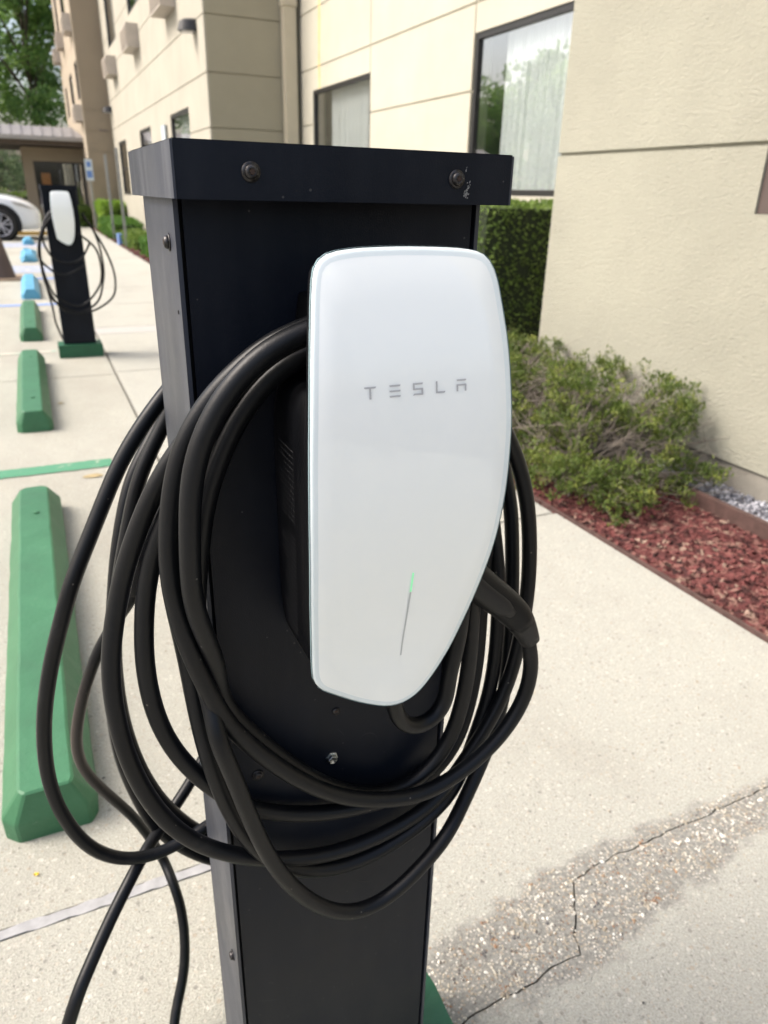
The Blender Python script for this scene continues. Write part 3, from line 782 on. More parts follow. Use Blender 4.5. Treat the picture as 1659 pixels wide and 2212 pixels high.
        base_ = (Vector((XC+loc[0], .53+loc[1], .87+loc[2])))
        for bb in (b, b3, b4, b5): bmesh.ops.translate(bb, verts=bb.verts, vec=-base_)
        hd = fin(b, 'connector_handle', M_PLASTIC, t, smooth=True)
        fin(b3, 'strain_relief', M_CLAD, hd, smooth=True); fin(b4, 'grip_panel', M_CLAD, hd, smooth=True); fin(b5, 'grip_ribs', M_SCREW, hd)
    return t
NEAR = {"D":[[0.3789,0.565,0.9868],[0.3788,0.56,1.0398],[0.347,0.54,1.0945],[0.3085,0.5183,1.1281],[0.2542,0.4967,1.1532],[0.1933,0.475,1.1562],[0.1626,0.475,1.1455],[0.1457,0.49,1.1389],[0.1289,0.4914,1.1277],[0.1169,0.4929,1.1174],[0.1057,0.4943,1.1077],[0.0943,0.4957,1.0957],[0.0842,0.4971,1.0818],[0.0754,0.4986,1.0652],[0.0697,0.5,1.0503],[0.0664,0.5,1.036],[0.0599,0.5,1.0016],[0.0574,0.5,0.9649],[0.0579,0.5,0.9521],[0.0601,0.4992,0.9287],[0.0641,0.4985,0.9064],[0.0702,0.4978,0.8815],[0.0776,0.497,0.8552],[0.0897,0.497,0.8203],[0.1044,0.4961,0.7956],[0.1234,0.4952,0.769],[0.1469,0.4944,0.7407],[0.1702,0.4935,0.7177],[0.1966,0.4926,0.6976],[0.2243,0.4918,0.6843],[0.2531,0.4909,0.6753],[0.2827,0.49,0.6715],[0.3096,0.491,0.678],[0.3324,0.492,0.6868],[0.3553,0.493,0.6997],[0.3755,0.494,0.7176],[0.3927,0.495,0.7415],[0.4022,0.496,0.7674],[0.4037,0.497,0.7904],[0.4,0.498,0.8119],[0.392,0.5,0.8356]],"E":[[0.3206,0.49,0.9684],[0.3016,0.4838,1.0683],[0.2692,0.4775,1.1232],[0.227,0.4713,1.1497],[0.1826,0.465,1.1525],[0.1592,0.465,1.1461],[0.1454,0.4659,1.1432],[0.1324,0.4668,1.1363],[0.1201,0.4677,1.1273],[0.1078,0.4686,1.1157],[0.0974,0.4695,1.1021],[0.0884,0.4705,1.0873],[0.0815,0.4714,1.0722],[0.0766,0.4723,1.0565],[0.0738,0.4732,1.0401],[0.0721,0.4741,1.0232],[0.0707,0.475,1.0013],[0.069,0.48,0.9581],[0.0731,0.4867,0.9328],[0.0799,0.4933,0.9043],[0.0873,0.5,0.8753],[0.0891,0.512,0.832],[0.1015,0.512,0.8092],[0.116,0.512,0.7849],[0.1345,0.512,0.7583],[0.1575,0.512,0.7288],[0.1785,0.512,0.7067],[0.2043,0.512,0.6843],[0.2334,0.512,0.6687],[0.2636,0.512,0.6625],[0.2879,0.512,0.6713],[0.3078,0.512,0.6891],[0.3211,0.512,0.7115],[0.3287,0.512,0.7364],[0.3327,0.5096,0.7711],[0.3338,0.5072,0.8098],[0.3316,0.5048,0.8454],[0.3286,0.5024,0.8901],[0.3286,0.5,0.9218],[0.3235,0.493,0.955],[0.321,0.49,0.967]],"C":[[0.2565,0.5,1.1407],[0.2109,0.5,1.1361],[0.1616,0.505,1.1303],[0.145,0.5067,1.119],[0.1283,0.5083,1.106],[0.1114,0.51,1.0897],[0.0934,0.515,1.0773],[0.0816,0.5181,1.0641],[0.0704,0.5212,1.0489],[0.0604,0.5244,1.0323],[0.0509,0.5275,1.0145],[0.0429,0.5306,0.9959],[0.0354,0.5338,0.9768],[0.0281,0.5369,0.9572],[0.0227,0.54,0.9366],[0.0144,0.5377,0.9087],[0.0094,0.5355,0.8862],[0.0065,0.5332,0.8626],[0.0058,0.5309,0.8377],[0.0071,0.5286,0.8087],[0.0105,0.5264,0.7822],[0.0163,0.5241,0.7554],[0.0255,0.5218,0.7279],[0.0366,0.5195,0.7033],[0.051,0.5173,0.683],[0.0675,0.515,0.6655],[0.087,0.512,0.6522],[0.1137,0.512,0.6347],[0.1419,0.512,0.6206],[0.1678,0.512,0.6117],[0.1947,0.512,0.6065],[0.2244,0.512,0.6059],[0.255,0.512,0.6104],[0.2861,0.512,0.6201],[0.3133,0.512,0.6332],[0.3281,0.52,0.6426],[0.3477,0.5229,0.6616],[0.3648,0.5257,0.6829],[0.3819,0.5286,0.7043],[0.3961,0.5314,0.7291],[0.4068,0.5343,0.7523],[0.4131,0.5371,0.7789],[0.4196,0.54,0.8147],[0.4229,0.5429,0.848],[0.4233,0.5457,0.8809],[0.4212,0.5486,0.9134],[0.4179,0.5514,0.9429],[0.4106,0.5543,0.9722],[0.4001,0.5571,1.0008],[0.3859,0.56,1.027],[0.3455,0.56,1.0863],[0.3,0.53,1.135],[0.262,0.512,1.142]],"K":[[0.1727,0.512,1.1378],[0.1524,0.5129,1.1327],[0.1346,0.5137,1.1208],[0.1219,0.5146,1.1101],[0.1101,0.5154,1.1002],[0.098,0.5163,1.0872],[0.0874,0.5171,1.0732],[0.0794,0.518,1.0578],[0.075,0.519,1.0367],[0.0707,0.52,1.019],[0.062,0.5225,1.0009],[0.0531,0.525,0.9824],[0.0456,0.5275,0.9583],[0.0403,0.53,0.933],[0.0376,0.5288,0.9146],[0.0344,0.5275,0.891],[0.0335,0.5262,0.8596],[0.0363,0.525,0.8258],[0.0435,0.5238,0.7946],[0.0535,0.5225,0.7701],[0.0654,0.5212,0.7486],[0.0748,0.52,0.7352],[0.0968,0.518,0.7065],[0.1213,0.518,0.6871],[0.1508,0.518,0.6712],[0.182,0.518,0.6596],[0.2126,0.518,0.653],[0.2424,0.518,0.6495],[0.273,0.518,0.6509],[0.2978,0.518,0.6598],[0.3205,0.53,0.6599],[0.341,0.5343,0.676],[0.3547,0.5386,0.7054],[0.3641,0.5429,0.7408],[0.3699,0.5471,0.7741],[0.3724,0.5514,0.8074],[0.3741,0.5557,0.8401],[0.3762,0.56,0.8719],[0.372,0.555,1.0],[0.325,0.53,1.095],[0.26,0.512,1.135]],"J1":[[0.0707,0.52,1.019],[0.0653,0.5193,1.0017],[0.0624,0.5187,0.9836],[0.0608,0.518,0.96],[0.0604,0.52,0.9374],[0.0631,0.53,0.914],[0.0662,0.5262,0.8836],[0.068,0.5225,0.855],[0.0694,0.5188,0.827],[0.0716,0.515,0.8023],[0.0727,0.51,0.7894],[0.0786,0.5102,0.7534],[0.0872,0.5103,0.7143],[0.0984,0.5105,0.6788],[0.1122,0.5107,0.6474],[0.1289,0.5108,0.6218],[0.1522,0.511,0.6021],[0.1787,0.5112,0.5895],[0.2063,0.5113,0.5836],[0.2347,0.5115,0.5852],[0.2658,0.5117,0.5932],[0.2931,0.5118,0.6059],[0.3161,0.512,0.6232],[0.3448,0.53,0.6231],[0.3599,0.5344,0.6557],[0.3735,0.5389,0.6884],[0.3858,0.5433,0.7211],[0.3931,0.5478,0.7598],[0.396,0.5522,0.8011],[0.3959,0.5567,0.8464],[0.3938,0.5611,0.8792],[0.3899,0.5656,0.9114],[0.3853,0.57,0.9406],[0.375,0.565,1.03],[0.33,0.545,1.1],[0.26,0.53,1.13]],"J2":[[0.0651,0.518,1.0022],[0.0626,0.518,0.9839],[0.0612,0.518,0.9599],[0.0617,0.518,0.9382],[0.0662,0.518,0.9127],[0.0704,0.5135,0.8917],[0.0748,0.509,0.8702],[0.0782,0.5045,0.8484],[0.0824,0.5,0.8286],[0.0767,0.485,0.825],[0.0844,0.4854,0.7961],[0.0916,0.4858,0.7659],[0.1011,0.4862,0.7232],[0.1121,0.4865,0.6793],[0.1275,0.4869,0.6353],[0.1444,0.4873,0.6015],[0.1661,0.4877,0.5701],[0.1931,0.4881,0.5445],[0.2194,0.4885,0.5366],[0.2462,0.4888,0.5427],[0.273,0.4892,0.5612],[0.2977,0.4896,0.5836],[0.316,0.49,0.6062],[0.3435,0.51,0.6193],[0.3601,0.5175,0.6369],[0.3742,0.525,0.6557],[0.3895,0.5325,0.6773],[0.4019,0.54,0.7026],[0.4111,0.5475,0.729],[0.4167,0.555,0.7563],[0.4214,0.5625,0.7886],[0.4232,0.57,0.8334],[0.4234,0.5775,0.8772],[0.4244,0.585,0.9082],[0.4236,0.5925,0.9389],[0.4186,0.6,0.9632],[0.4,0.6,1.03],[0.35,0.57,1.11],[0.27,0.54,1.135]],"L":[[0.1856,0.5,1.1283],[0.1686,0.5009,1.125],[0.1561,0.5018,1.12],[0.1443,0.5027,1.1109],[0.1334,0.5036,1.1017],[0.124,0.5045,1.0899],[0.1152,0.5055,1.0763],[0.107,0.5064,1.0608],[0.0995,0.5073,1.044],[0.0927,0.5082,1.0268],[0.0871,0.5091,1.0063],[0.0838,0.51,0.983],[0.0753,0.513,0.9209],[0.078,0.5147,0.8967],[0.0829,0.5163,0.871],[0.0911,0.518,0.8405],[0.0883,0.52,0.8169],[0.1051,0.5203,0.782],[0.1282,0.5207,0.7491],[0.1549,0.521,0.7176],[0.1891,0.5213,0.6863],[0.2378,0.5217,0.6564],[0.2689,0.522,0.6477]],"O":[[0.2347,0.475,0.8395],[0.2351,0.4762,0.8213],[0.2366,0.4775,0.8042],[0.2491,0.48,0.7736],[0.2768,0.4825,0.7661],[0.2903,0.4838,0.7756],[0.3008,0.485,0.7893],[0.2942,0.485,0.8132],[0.3026,0.486,0.8342],[0.3068,0.487,0.8559],[0.3082,0.488,0.88],[0.3089,0.489,0.9095],[0.3094,0.49,0.9362],[0.302,0.5,1.02],[0.27,0.5,1.1]]}
BACK = {"A":[[0.32,0.74,1.0],[0.3,0.74,1.06],[0.26,0.742,1.125],[0.21,0.745,1.14],[0.165,0.75,1.115],[0.1348,0.76,1.0684],[0.1088,0.72,1.0596],[0.0964,0.7164,1.0481],[0.0852,0.7127,1.0367],[0.068,0.7091,1.0169],[0.0542,0.7055,0.9992],[0.0426,0.7018,0.9824],[0.0316,0.6982,0.962],[0.0205,0.6945,0.9416],[0.0095,0.6909,0.9211],[-0.0016,0.6873,0.9006],[-0.01,0.6836,0.8856],[-0.0173,0.68,0.8705],[-0.0282,0.6824,0.8382],[-0.0393,0.6847,0.807],[-0.0502,0.6871,0.77],[-0.0591,0.6894,0.7328],[-0.0646,0.6918,0.6982],[-0.0683,0.6941,0.6561],[-0.0668,0.6965,0.6121],[-0.0581,0.6988,0.5668],[-0.0459,0.7012,0.5303],[-0.0289,0.7035,0.5021],[-0.0068,0.7059,0.4818],[0.0173,0.7082,0.4717],[0.0416,0.7106,0.4707],[0.0618,0.7129,0.473],[0.0792,0.7153,0.4779],[0.0987,0.7176,0.4844],[0.1168,0.72,0.4907],[0.18,0.74,0.46],[0.26,0.74,0.52],[0.33,0.74,0.68],[0.35,0.74,0.85],[0.34,0.74,0.95],[0.32,0.74,1.0]],"B":[[0.31,0.77,1.03],[0.27,0.767,1.11],[0.22,0.765,1.14],[0.16,0.78,1.09],[0.1071,0.8,1.0081],[0.0949,0.795,0.9891],[0.0846,0.79,0.9764],[0.0741,0.785,0.9612],[0.0625,0.78,0.9463],[0.0535,0.775,0.9232],[0.0456,0.77,0.8999],[0.0355,0.765,0.8631],[0.0276,0.76,0.8251],[0.0155,0.7582,0.7516],[0.0079,0.7564,0.6904],[0.0052,0.7545,0.6343],[0.0078,0.7527,0.5881],[0.0145,0.7509,0.5491],[0.0242,0.7491,0.5075],[0.0373,0.7473,0.4697],[0.0547,0.7455,0.4428],[0.0762,0.7436,0.4159],[0.1009,0.7418,0.3942],[0.1179,0.74,0.3833],[0.2,0.75,0.36],[0.29,0.76,0.45],[0.35,0.76,0.65],[0.36,0.77,0.88],[0.31,0.77,1.03]],"C":[[0.34,0.72,0.96],[0.3,0.72,1.06],[0.24,0.72,1.135],[0.16,0.735,1.11],[0.1021,0.75,1.0159],[0.0927,0.7488,1.0028],[0.083,0.7475,0.986],[0.0712,0.7462,0.9658],[0.0622,0.745,0.9462],[0.0549,0.7438,0.9223],[0.0475,0.7425,0.8981],[0.0387,0.7412,0.8669],[0.0302,0.74,0.835],[0.0234,0.74,0.7955],[0.0181,0.7389,0.763],[0.0149,0.7378,0.7162],[0.0161,0.7367,0.6584],[0.0235,0.7356,0.6052],[0.0348,0.7344,0.5604],[0.0513,0.7333,0.5181],[0.0697,0.7322,0.4858],[0.0878,0.7311,0.4618],[0.1054,0.73,0.4435],[0.19,0.72,0.42],[0.28,0.72,0.52],[0.36,0.72,0.75],[0.34,0.72,0.96]],"G":[[0.0569,0.84,0.7768],[0.0479,0.84,0.7612],[0.0247,0.8629,0.718],[0.0053,0.8657,0.6889],[-0.0102,0.8686,0.6542],[-0.0245,0.8714,0.6183],[-0.0346,0.8743,0.5845],[-0.0434,0.8771,0.5472],[-0.0458,0.88,0.5181],[-0.0417,0.8829,0.4835],[-0.0298,0.8857,0.4523],[-0.0125,0.8886,0.4154],[0.0059,0.8914,0.3795],[0.0212,0.8943,0.341],[0.0363,0.8971,0.2928],[0.0485,0.9,0.2469],[0.0538,0.8633,0.2415],[0.06,0.8467,0.2078],[0.0599,0.83,0.172],[0.0551,0.8133,0.1311],[0.0445,0.7967,0.0936],[0.029,0.78,0.0678]],"Dg":[[0.2,0.76,1.09],[0.28,0.79,1.08],[0.34,0.8,0.98],[0.355,0.8,0.86],[0.33,0.8,0.74],[0.23,0.8,0.63],[0.128,0.8,0.5464],[0.1013,0.785,0.5178],[0.0737,0.77,0.4932],[0.0512,0.755,0.4794],[0.0309,0.74,0.4658],[0.0194,0.72,0.4732],[-0.0007,0.7033,0.4558],[-0.0168,0.6867,0.4458],[-0.0361,0.67,0.4271],[-0.0517,0.6533,0.4138],[-0.0672,0.6367,0.3981],[-0.0824,0.62,0.3817]]}
FAR = {"P":[[0.2907,6.15,1.1004],[0.1962,6.15,1.0923],[0.1202,6.15,1.0249],[0.0656,6.15,0.9038],[0.0403,6.15,0.7812],[0.0401,6.15,0.6704],[0.0558,6.15,0.5501],[0.1003,6.15,0.4337],[0.1731,6.15,0.3578],[0.3434,6.15,0.3549],[0.4993,6.15,0.4428],[0.5408,6.15,0.5454],[0.5348,6.15,0.6768],[0.488,6.15,0.8201],[0.4269,6.15,0.9457],[0.3656,6.15,1.0544]],"Q":[[0.249,6.16,1.0862],[0.1621,6.1567,1.0385],[0.1036,6.1533,0.9577],[0.076,6.15,0.8631],[0.1436,6.1433,0.7323],[0.2996,6.1367,0.724],[0.3922,6.13,0.8498]],"R":[[0.2884,6.13,1.0908],[0.1653,6.13,1.0659],[0.0814,6.13,0.9452],[0.0377,6.13,0.81],[0.053,6.13,0.7137],[0.182,6.13,0.624],[0.3371,6.13,0.6958]],"S":[[0.3193,6.14,0.9184],[0.4238,6.1373,0.8213],[0.4498,6.136,0.7222],[0.4478,6.1347,0.622],[0.41,6.1333,0.5212],[0.2767,6.1307,0.4009],[0.1237,6.128,0.4575],[0.0702,6.1267,0.5594],[0.0467,6.1253,0.6725],[0.0476,6.124,0.8104],[0.0879,6.1227,0.9456],[0.1895,6.1213,1.0532],[0.2856,6.12,1.0744]],"T":[[0.3667,6.2,1.0393],[0.4301,6.1964,0.9436],[0.463,6.1927,0.8174],[0.4716,6.1891,0.6598],[0.4496,6.1855,0.5437],[0.3975,6.1818,0.4197],[0.2585,6.1745,0.351],[0.0996,6.1673,0.4242],[0.0549,6.1636,0.5415],[0.0381,6.16,0.6555]],"V":[[0.0568,6.5,0.4964],[0.0775,6.5,0.3432],[0.0825,6.5,0.2263],[0.1263,6.5,0.0653]]}
HANDLE = [[0.3062,0.497,0.9276],[0.3218,0.497,0.9087],[0.3376,0.497,0.8941],[0.3537,0.497,0.8812],[0.3681,0.497,0.8684],[0.3808,0.497,0.8546],[0.3899,0.497,0.8391],[0.3964,0.497,0.8238]]
BHANDLE = [[0.15,0.8,0.93],[0.115,0.82,0.893],[0.0903,0.83,0.8629],[0.0797,0.83,0.8484],[0.0701,0.83,0.832],[0.0615,0.83,0.8123],[0.0558,0.83,0.7902],[0.0514,0.83,0.7738]]
charger((0, 0, 0), 'large white glass fronted charger with a coiled black cable on the nearest post', [NEAR[k] for k in NEAR], handle_path=HANDLE)
# the twin on the rear of the same post: its face looks away, its cable hangs out to the left
BACK['G'] += [[.012, .74, .03], [-.03, .66, .009], [-.10, .58, .009], [-.2, .52, .009]]
BACK['Dg'] += [[-.16, .58, .20], [-.24, .54, .05], [-.30, .50, .009], [-.42, .42, .009], [-.6, .35, .009]]
rear = charger((-.005, .138, 0), 'charger on the rear of the nearest post, its cable trailing left to the ground', [BACK[k] for k in BACK], rot=math.pi, handle_path=BHANDLE, fancy=False)
charger((.024, 5.70, 0), 'small blurred white charger on the distant black post', [FAR[k] for k in FAR], fancy=False)

# ------------------------------------------------------------------ hotel
hotel = thing('hotel_building', 'cream stucco hotel with stepped wings along the right side', 'building', (2.8, 3, 0))
HO = Vector((2.8, 3, 0))
def hbox(name, mat, b, parent=hotel, bevel=0):
    bm = bmesh.new(); bx(bm, *b)
    if parent is hotel: bmesh.ops.translate(bm, verts=bm.verts, vec=-HO)
    return fin(bm, name, mat, parent, bevel=bevel)
def cells(a0, a1, cuts): 
    e = [a0]+sorted(c for c in cuts if a0 < c < a1)+[a1]; return list(zip(e, e[1:]))
def subtract(rect, holes):
    rs = [rect]
    for (hy0, hy1, hz0, hz1) in holes:
        out = []
        for (y0, y1, z0, z1) in rs:
            if hy1 <= y0 or hy0 >= y1 or hz1 <= z0 or hz0 >= z1: out.append((y0, y1, z0, z1)); continue
            cy0, cy1 = max(y0, hy0), min(y1, hy1)
            if y0 < cy0: out.append((y0, cy0, z0, z1))
            if cy1 < y1: out.append((cy1, y1, z0, z1))
            if z0 < hz0: out.append((cy0, cy1, z0, max(z0, hz0)))
            if hz1 < z1: out.append((cy0, cy1, min(z1, hz1), z1))
        rs = [r for r in out if r[1]-r[0] > 1e-4 and r[3]-r[2] > 1e-4]
    return rs
GV = .009
def wall_x(X, a0, a1, z0, z1, ycuts, zcuts, holes, mat, axis='x', gv=GV):
    """panelled wall in plane x=X facing -x (or y=X facing -y), panels split by recessed grooves"""
    for (y0, y1) in cells(a0, a1, ycuts):
        for (q0, q1) in cells(z0, z1, zcuts):
            r = (y0+(gv if y0 != a0 else 0), y1-(gv if y1 != a1 else 0), q0+(gv if q0 != z0 else 0), q1-(gv if q1 != z1 else 0))
            rs = subtract(r, holes)
            if not rs: continue
            for (u0, u1, w0, w1) in rs:
                bm = bmesh.new()
                if axis == 'x': bx(bm, X, X+.03, u0, u1, w0, w1)
                else: bx(bm, u0, u1, X, X+.03, w0, w1)
                bmesh.ops.translate(bm, verts=bm.verts, vec=-HO)
                fin(bm, 'wall_panel', mat, hotel)
    for (u0, u1, w0, w1) in subtract((a0+(.24 if axis == 'x' and a0 > 10 else 0), a1, z0, z1), holes):
        if axis == 'x': hbox('wall_backing', mat, (X+.018, X+.2, u0, u1, w0, w1))
        else: hbox('wall_backing', mat, (u0, u1, X+.018, X+.2, w0, w1))
def window_x(X, y0, y1, z0, z1, fmat=None, fw=.045, curtain=True, label=None, side_dark=.0, mull=None):
    """framed window set in a wall facing -x"""
    fmat = fmat or M_FRAME
    bm = bmesh.new(); e = .0015
    bx(bm, X+.012, X+.07, y0+e, y0+fw, z0+e, z1-e); bx(bm, X+.012, X+.07, y1-fw, y1-e, z0+e, z1-e)
    bx(bm, X+.012, X+.07, y0+fw, y1-fw, z1-fw, z1-e); bx(bm, X+.012, X+.07, y0+fw, y1-fw, z0+e, z0+fw)
    if mull: bx(bm, X+.016, X+.066, y0+fw, y1-fw, mull-.02, mull+.02)
    bmesh.ops.translate(bm, verts=bm.verts, vec=-HO)
    w_ = fin(bm, 'window', fmat, hotel)
    if label: w_['label'] = label
    def wb(name, mat, b, bev=0):
        q = bmesh.new(); bx(q, *b); bmesh.ops.translate(q, verts=q.verts, vec=-HO); return fin(q, name, mat, w_)
    wb('pane', M_GLASS, (X+.040, X+.044, y0+fw-.004, y1-fw+.004, z0+fw-.004, z1-fw+.004))
    # room box
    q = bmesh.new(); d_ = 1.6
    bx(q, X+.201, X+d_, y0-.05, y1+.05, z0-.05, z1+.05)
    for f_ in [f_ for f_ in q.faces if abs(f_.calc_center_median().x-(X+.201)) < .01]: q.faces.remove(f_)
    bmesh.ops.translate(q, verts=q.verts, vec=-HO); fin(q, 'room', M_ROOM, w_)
    if curtain:
        q = bmesh.new(); n_ = int((y1-y0)*60); vs_ = []
        ye = y1-side_dark*(y1-y0)
        for i in range(n_+1):
            y_ = y0+(ye-y0)*i/n_
            dx = .022*math.sin(y_*38+1.3*math.sin(y_*7))+.012*math.sin(y_*91)
            vs_.append((q.verts.new((X+.15+dx, y_, z0+.0)), q.verts.new((X+.15+dx*.8, y_, z1-.0))))
        for a_, b_ in zip(vs_, vs_[1:]): q.faces.new((a_[0], b_[0], b_[1], a_[1]))
        bmesh.ops.translate(q, verts=q.verts, vec=-HO); fin(q, 'curtain', M_CURTAIN, w_, smooth=True)
    return w_
ZG = [1.46, 2.205, 2.955, 3.70, 4.45, 5.2, 5.95, 6.7, 7.45]
# near wing: facing -x at x=2.8, y -3..3.78
WW = (.2, 2.375, 1.19, 2.67)
wall_x(2.8, -3, 3.78, .128, 9, [], ZG, [WW], M_WING)
window_x(2.8, *WW[:2], *WW[2:], fmat=M_FRAMEB, fw=.05, label='window cut off by the right edge of the picture')
hbox('foundation', M_FOUND, (2.815, 3.05, -3, 3.78, -.1, .127))
hbox('wing_return', M_WING, (3.001, 4.5, 3.58, 3.78, .0, 9))
# recessed wall with two big windows, x=4.26
W1 = (5.05, 7.30, 1.245, 2.70); W2 = (9.885, 12.10, 1.25, 2.66)
wall_x(4.262, 3.782, 12.775, 0, 9, [7.31, 9.886], [1.46]+ZG[1:], [W1, W2], M_CREAM)
window_x(4.262, *W1[:2], *W1[2:], fw=.055, label='large curtained window above the tall hedge', side_dark=.17)
window_x(4.262, *W2[:2], *W2[2:], fw=.05, label='smaller curtained window of the recessed wall', side_dark=.2)
# rust-yellow stain running down above that window: a thin mineral crust
bm = bmesh.new(); rnd = random.Random(4); L_ = []
for i in range(60):
    z = 2.665+i*.045; w_ = .045+.02*noise.noise(Vector((z*3, 1, 1))); yc = 11.79+.02*noise.noise(Vector((z*1.5, 5, 1)))
    L_.append((bm.verts.new((4.2605, yc-w_, z)), bm.verts.new((4.2605, yc+w_, z))))
for a_, b_ in zip(L_, L_[1:]): bm.faces.new((a_[0], b_[0], b_[1], a_[1]))
bmesh.ops.translate(bm, verts=bm.verts, vec=-HO)
fin(bm, 'rust_stain', plain('yellow_mineral_stain', (.62, .47, .22), .9, var=.15, sc=5), hotel)
# mid block side face (y=12.775, x 2.8..4.26) and long face x=2.8, y 12.78..26.8
ZM = [1.39, 2.13, 2.88, 3.63, 4.38, 5.13, 5.88, 6.63, 7.38]
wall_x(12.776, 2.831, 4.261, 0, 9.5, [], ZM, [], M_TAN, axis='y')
WA, WB_, WC = (14.39, 16.25, 1.06, 2.54), (18.88, 20.70, 1.06, 2.52), (23.6, 25.35, 1.05, 2.47)
UA, UB, UC = (14.39, 16.25, 4.88, 6.4), (18.88, 20.70, 4.88, 6.4), (23.4, 25.30, 4.84, 6.4)
wall_x(2.8, 12.776, 26.8, 0, 9.5, [], ZM, [WA, WB_, WC, UA, UB, UC], M_CREAM2)
for q, lb in ((WA, 'ground floor window nearest the corner with the lamp'), (WB_, 'middle ground floor window of the long wall'), (WC, 'tall dark ground floor window at the far end'), (UA, None), (UB, None), (UC, 'upper window at the far end')):
    window_x(2.8, *q[:2], *q[2:], fw=.06, label=lb, curtain=q not in (WC,), side_dark=.15, mull=1.75 if q is WC else None)
# downspout in the inner corner
ds = thing('downspout', 'cream downspout running up the inner corner beside the darker wall', 'drain pipe', (4.09, 12.66, 0))
b = bmesh.new(); bx(b, -.10, .095, -.06, .105, 0, 3.82); fin(b, 'pipe', M_DOWN, ds, bevel=.012)
b = bmesh.new(); bx(b, -.115, .11, -.075, .112, 3.821, 9); fin(b, 'pipe_sleeve', M_DOWN, ds, bevel=.012)
# far tower: brown face y=26.8 from x=2.0, side face x=2.0
ZF_ = [1.15, 1.71, 2.26, 2.84, 3.40, 3.96, 4.55, 5.15, 5.75, 6.35, 7.0, 7.6, 8.2]
wall_x(26.8, 2.031, 2.999, 0, 13, [], ZF_[:5], [], M_BROWN, axis='y', gv=.006)
hbox('vent_grille', M_ACGRILL, (2.42, 2.66, 26.78, 26.8, 2.83, 2.88))
T1, T2, T3 = (26.9, 27.85, 3.70, 4.72), (29.5, 30.9, 3.65, 4.68), (32.8, 33.8, 3.62, 4.6)
T4, T5 = (28.9, 30.5, 6.1, 7.6), (32.6, 33.7, 6.3, 7.6)
wall_x(2.0, 26.8, 34.8, 0, 13, [], [3.4, 5.2, 7.8], [T1, T2, T3, T4, T5], M_BROWN2, gv=.006)
for q in (T1, T2, T3, T4, T5): window_x(2.0, *q[:2], *q[2:], fw=.06, curtain=False)
hbox('tower_end', M_BROWN2, (2.0, 12, 34.8, 35.0, 0, 13))

# air conditioners
def ac(x, y0, y1, z0, z1, label, d=.26, grille=True):
    t = thing('air_conditioner', label, 'air conditioner', (x, (y0+y1)/2, z0), 'air conditioners under the hotel windows')
    h_ = (y1-y0)/2; H_ = z1-z0
    b = bmesh.new(); bx(b, -d, -.001, -h_, h_, 0, H_); fin(b, 'casing', M_ACBODY, t, bevel=.012)
    b = bmesh.new(); n_ = 12
    bx(b, -d-.004, -d-.001, -h_+.04, h_-.04, .04, H_-.04); fin(b, 'grille_back', M_ACGRILL, t)
    for i in range(n_):
        b = bmesh.new(); z = .05+(H_-.1)*i/n_
        bx(b, -d-.014, -d-.005, -h_+.03, h_-.03, z, z+.012); fin(b, 'slat', M_ACBODY, t)
    return t
ac(2.8, 14.85, 15.95, 4.06, 4.52, 'air conditioner box high on the wall at the top edge, nearest of the upper row')
ac(2.8, 19.35, 20.45, 4.08, 4.53, 'air conditioner box in the middle of the upper row')
ac(2.8, 23.9, 25.0, 4.06, 4.50, 'upper air conditioner box farthest along the cream wall')
ac(2.8, 14.9, 15.95, .50, .93, 'ground level air conditioner beside the edge of the black post', .16)
ac(2.8, 18.9, 20.2, .50, .90, 'ground level air conditioner behind the clipped hedges', .16)
for y0, z0, lb in ((27.0, 5.45, 'upper box on the far tower nearest its corner'), (31.2, 5.6, 'upper box on the far tower, second along'), (34.0, 5.5, 'upper box on the far tower, farthest along'), (27.0, 3.1, 'lower box on the far tower above the canopy roof')):
    ac(2.0, y0, y0+1.0, z0, z0+.45, 'air conditioner: '+lb, .22)
# wall lamps
def lamp(x, y_, z, label):
    t = thing('wall_lamp', label, 'lamp', (x, y_, z), 'black wall lamps')
    b = bmesh.new(); prof = []
    n = 14; ring_t, ring_b, ring_m = [], [], []
    for k in range(n+1):
        q = math.pi*k/n
        for ring, s_, zz in ((ring_t, .62, .085), (ring_m, .85, .055), (ring_b, 1.0, -.075)):
            ring.append(b.verts.new((-math.sin(q)*.27*s_-.001, math.cos(q)*.17*s_, zz)))
    for r0_, r1_ in ((ring_b, ring_m), (ring_m, ring_t)):
        for i in range(n): b.faces.new((r0_[i], r0_[i+1], r1_[i+1], r1_[i]))
    b.faces.new(ring_t); b.faces.new(ring_b[::-1])
    fin(b, 'shade', M_LAMP, t)
    b = bmesh.new(); bx(b, -.20, -.03, -.1, .1, -.090, -.0755); fin(b, 'lens', M_LENS, t)
    return t
lamp(2.8, 13.42, 3.56, 'black half round lamp near the corner of the cream wall')
lamp(2.8, 26.35, 3.40, 'tiny black lamp at the far end of the cream wall')

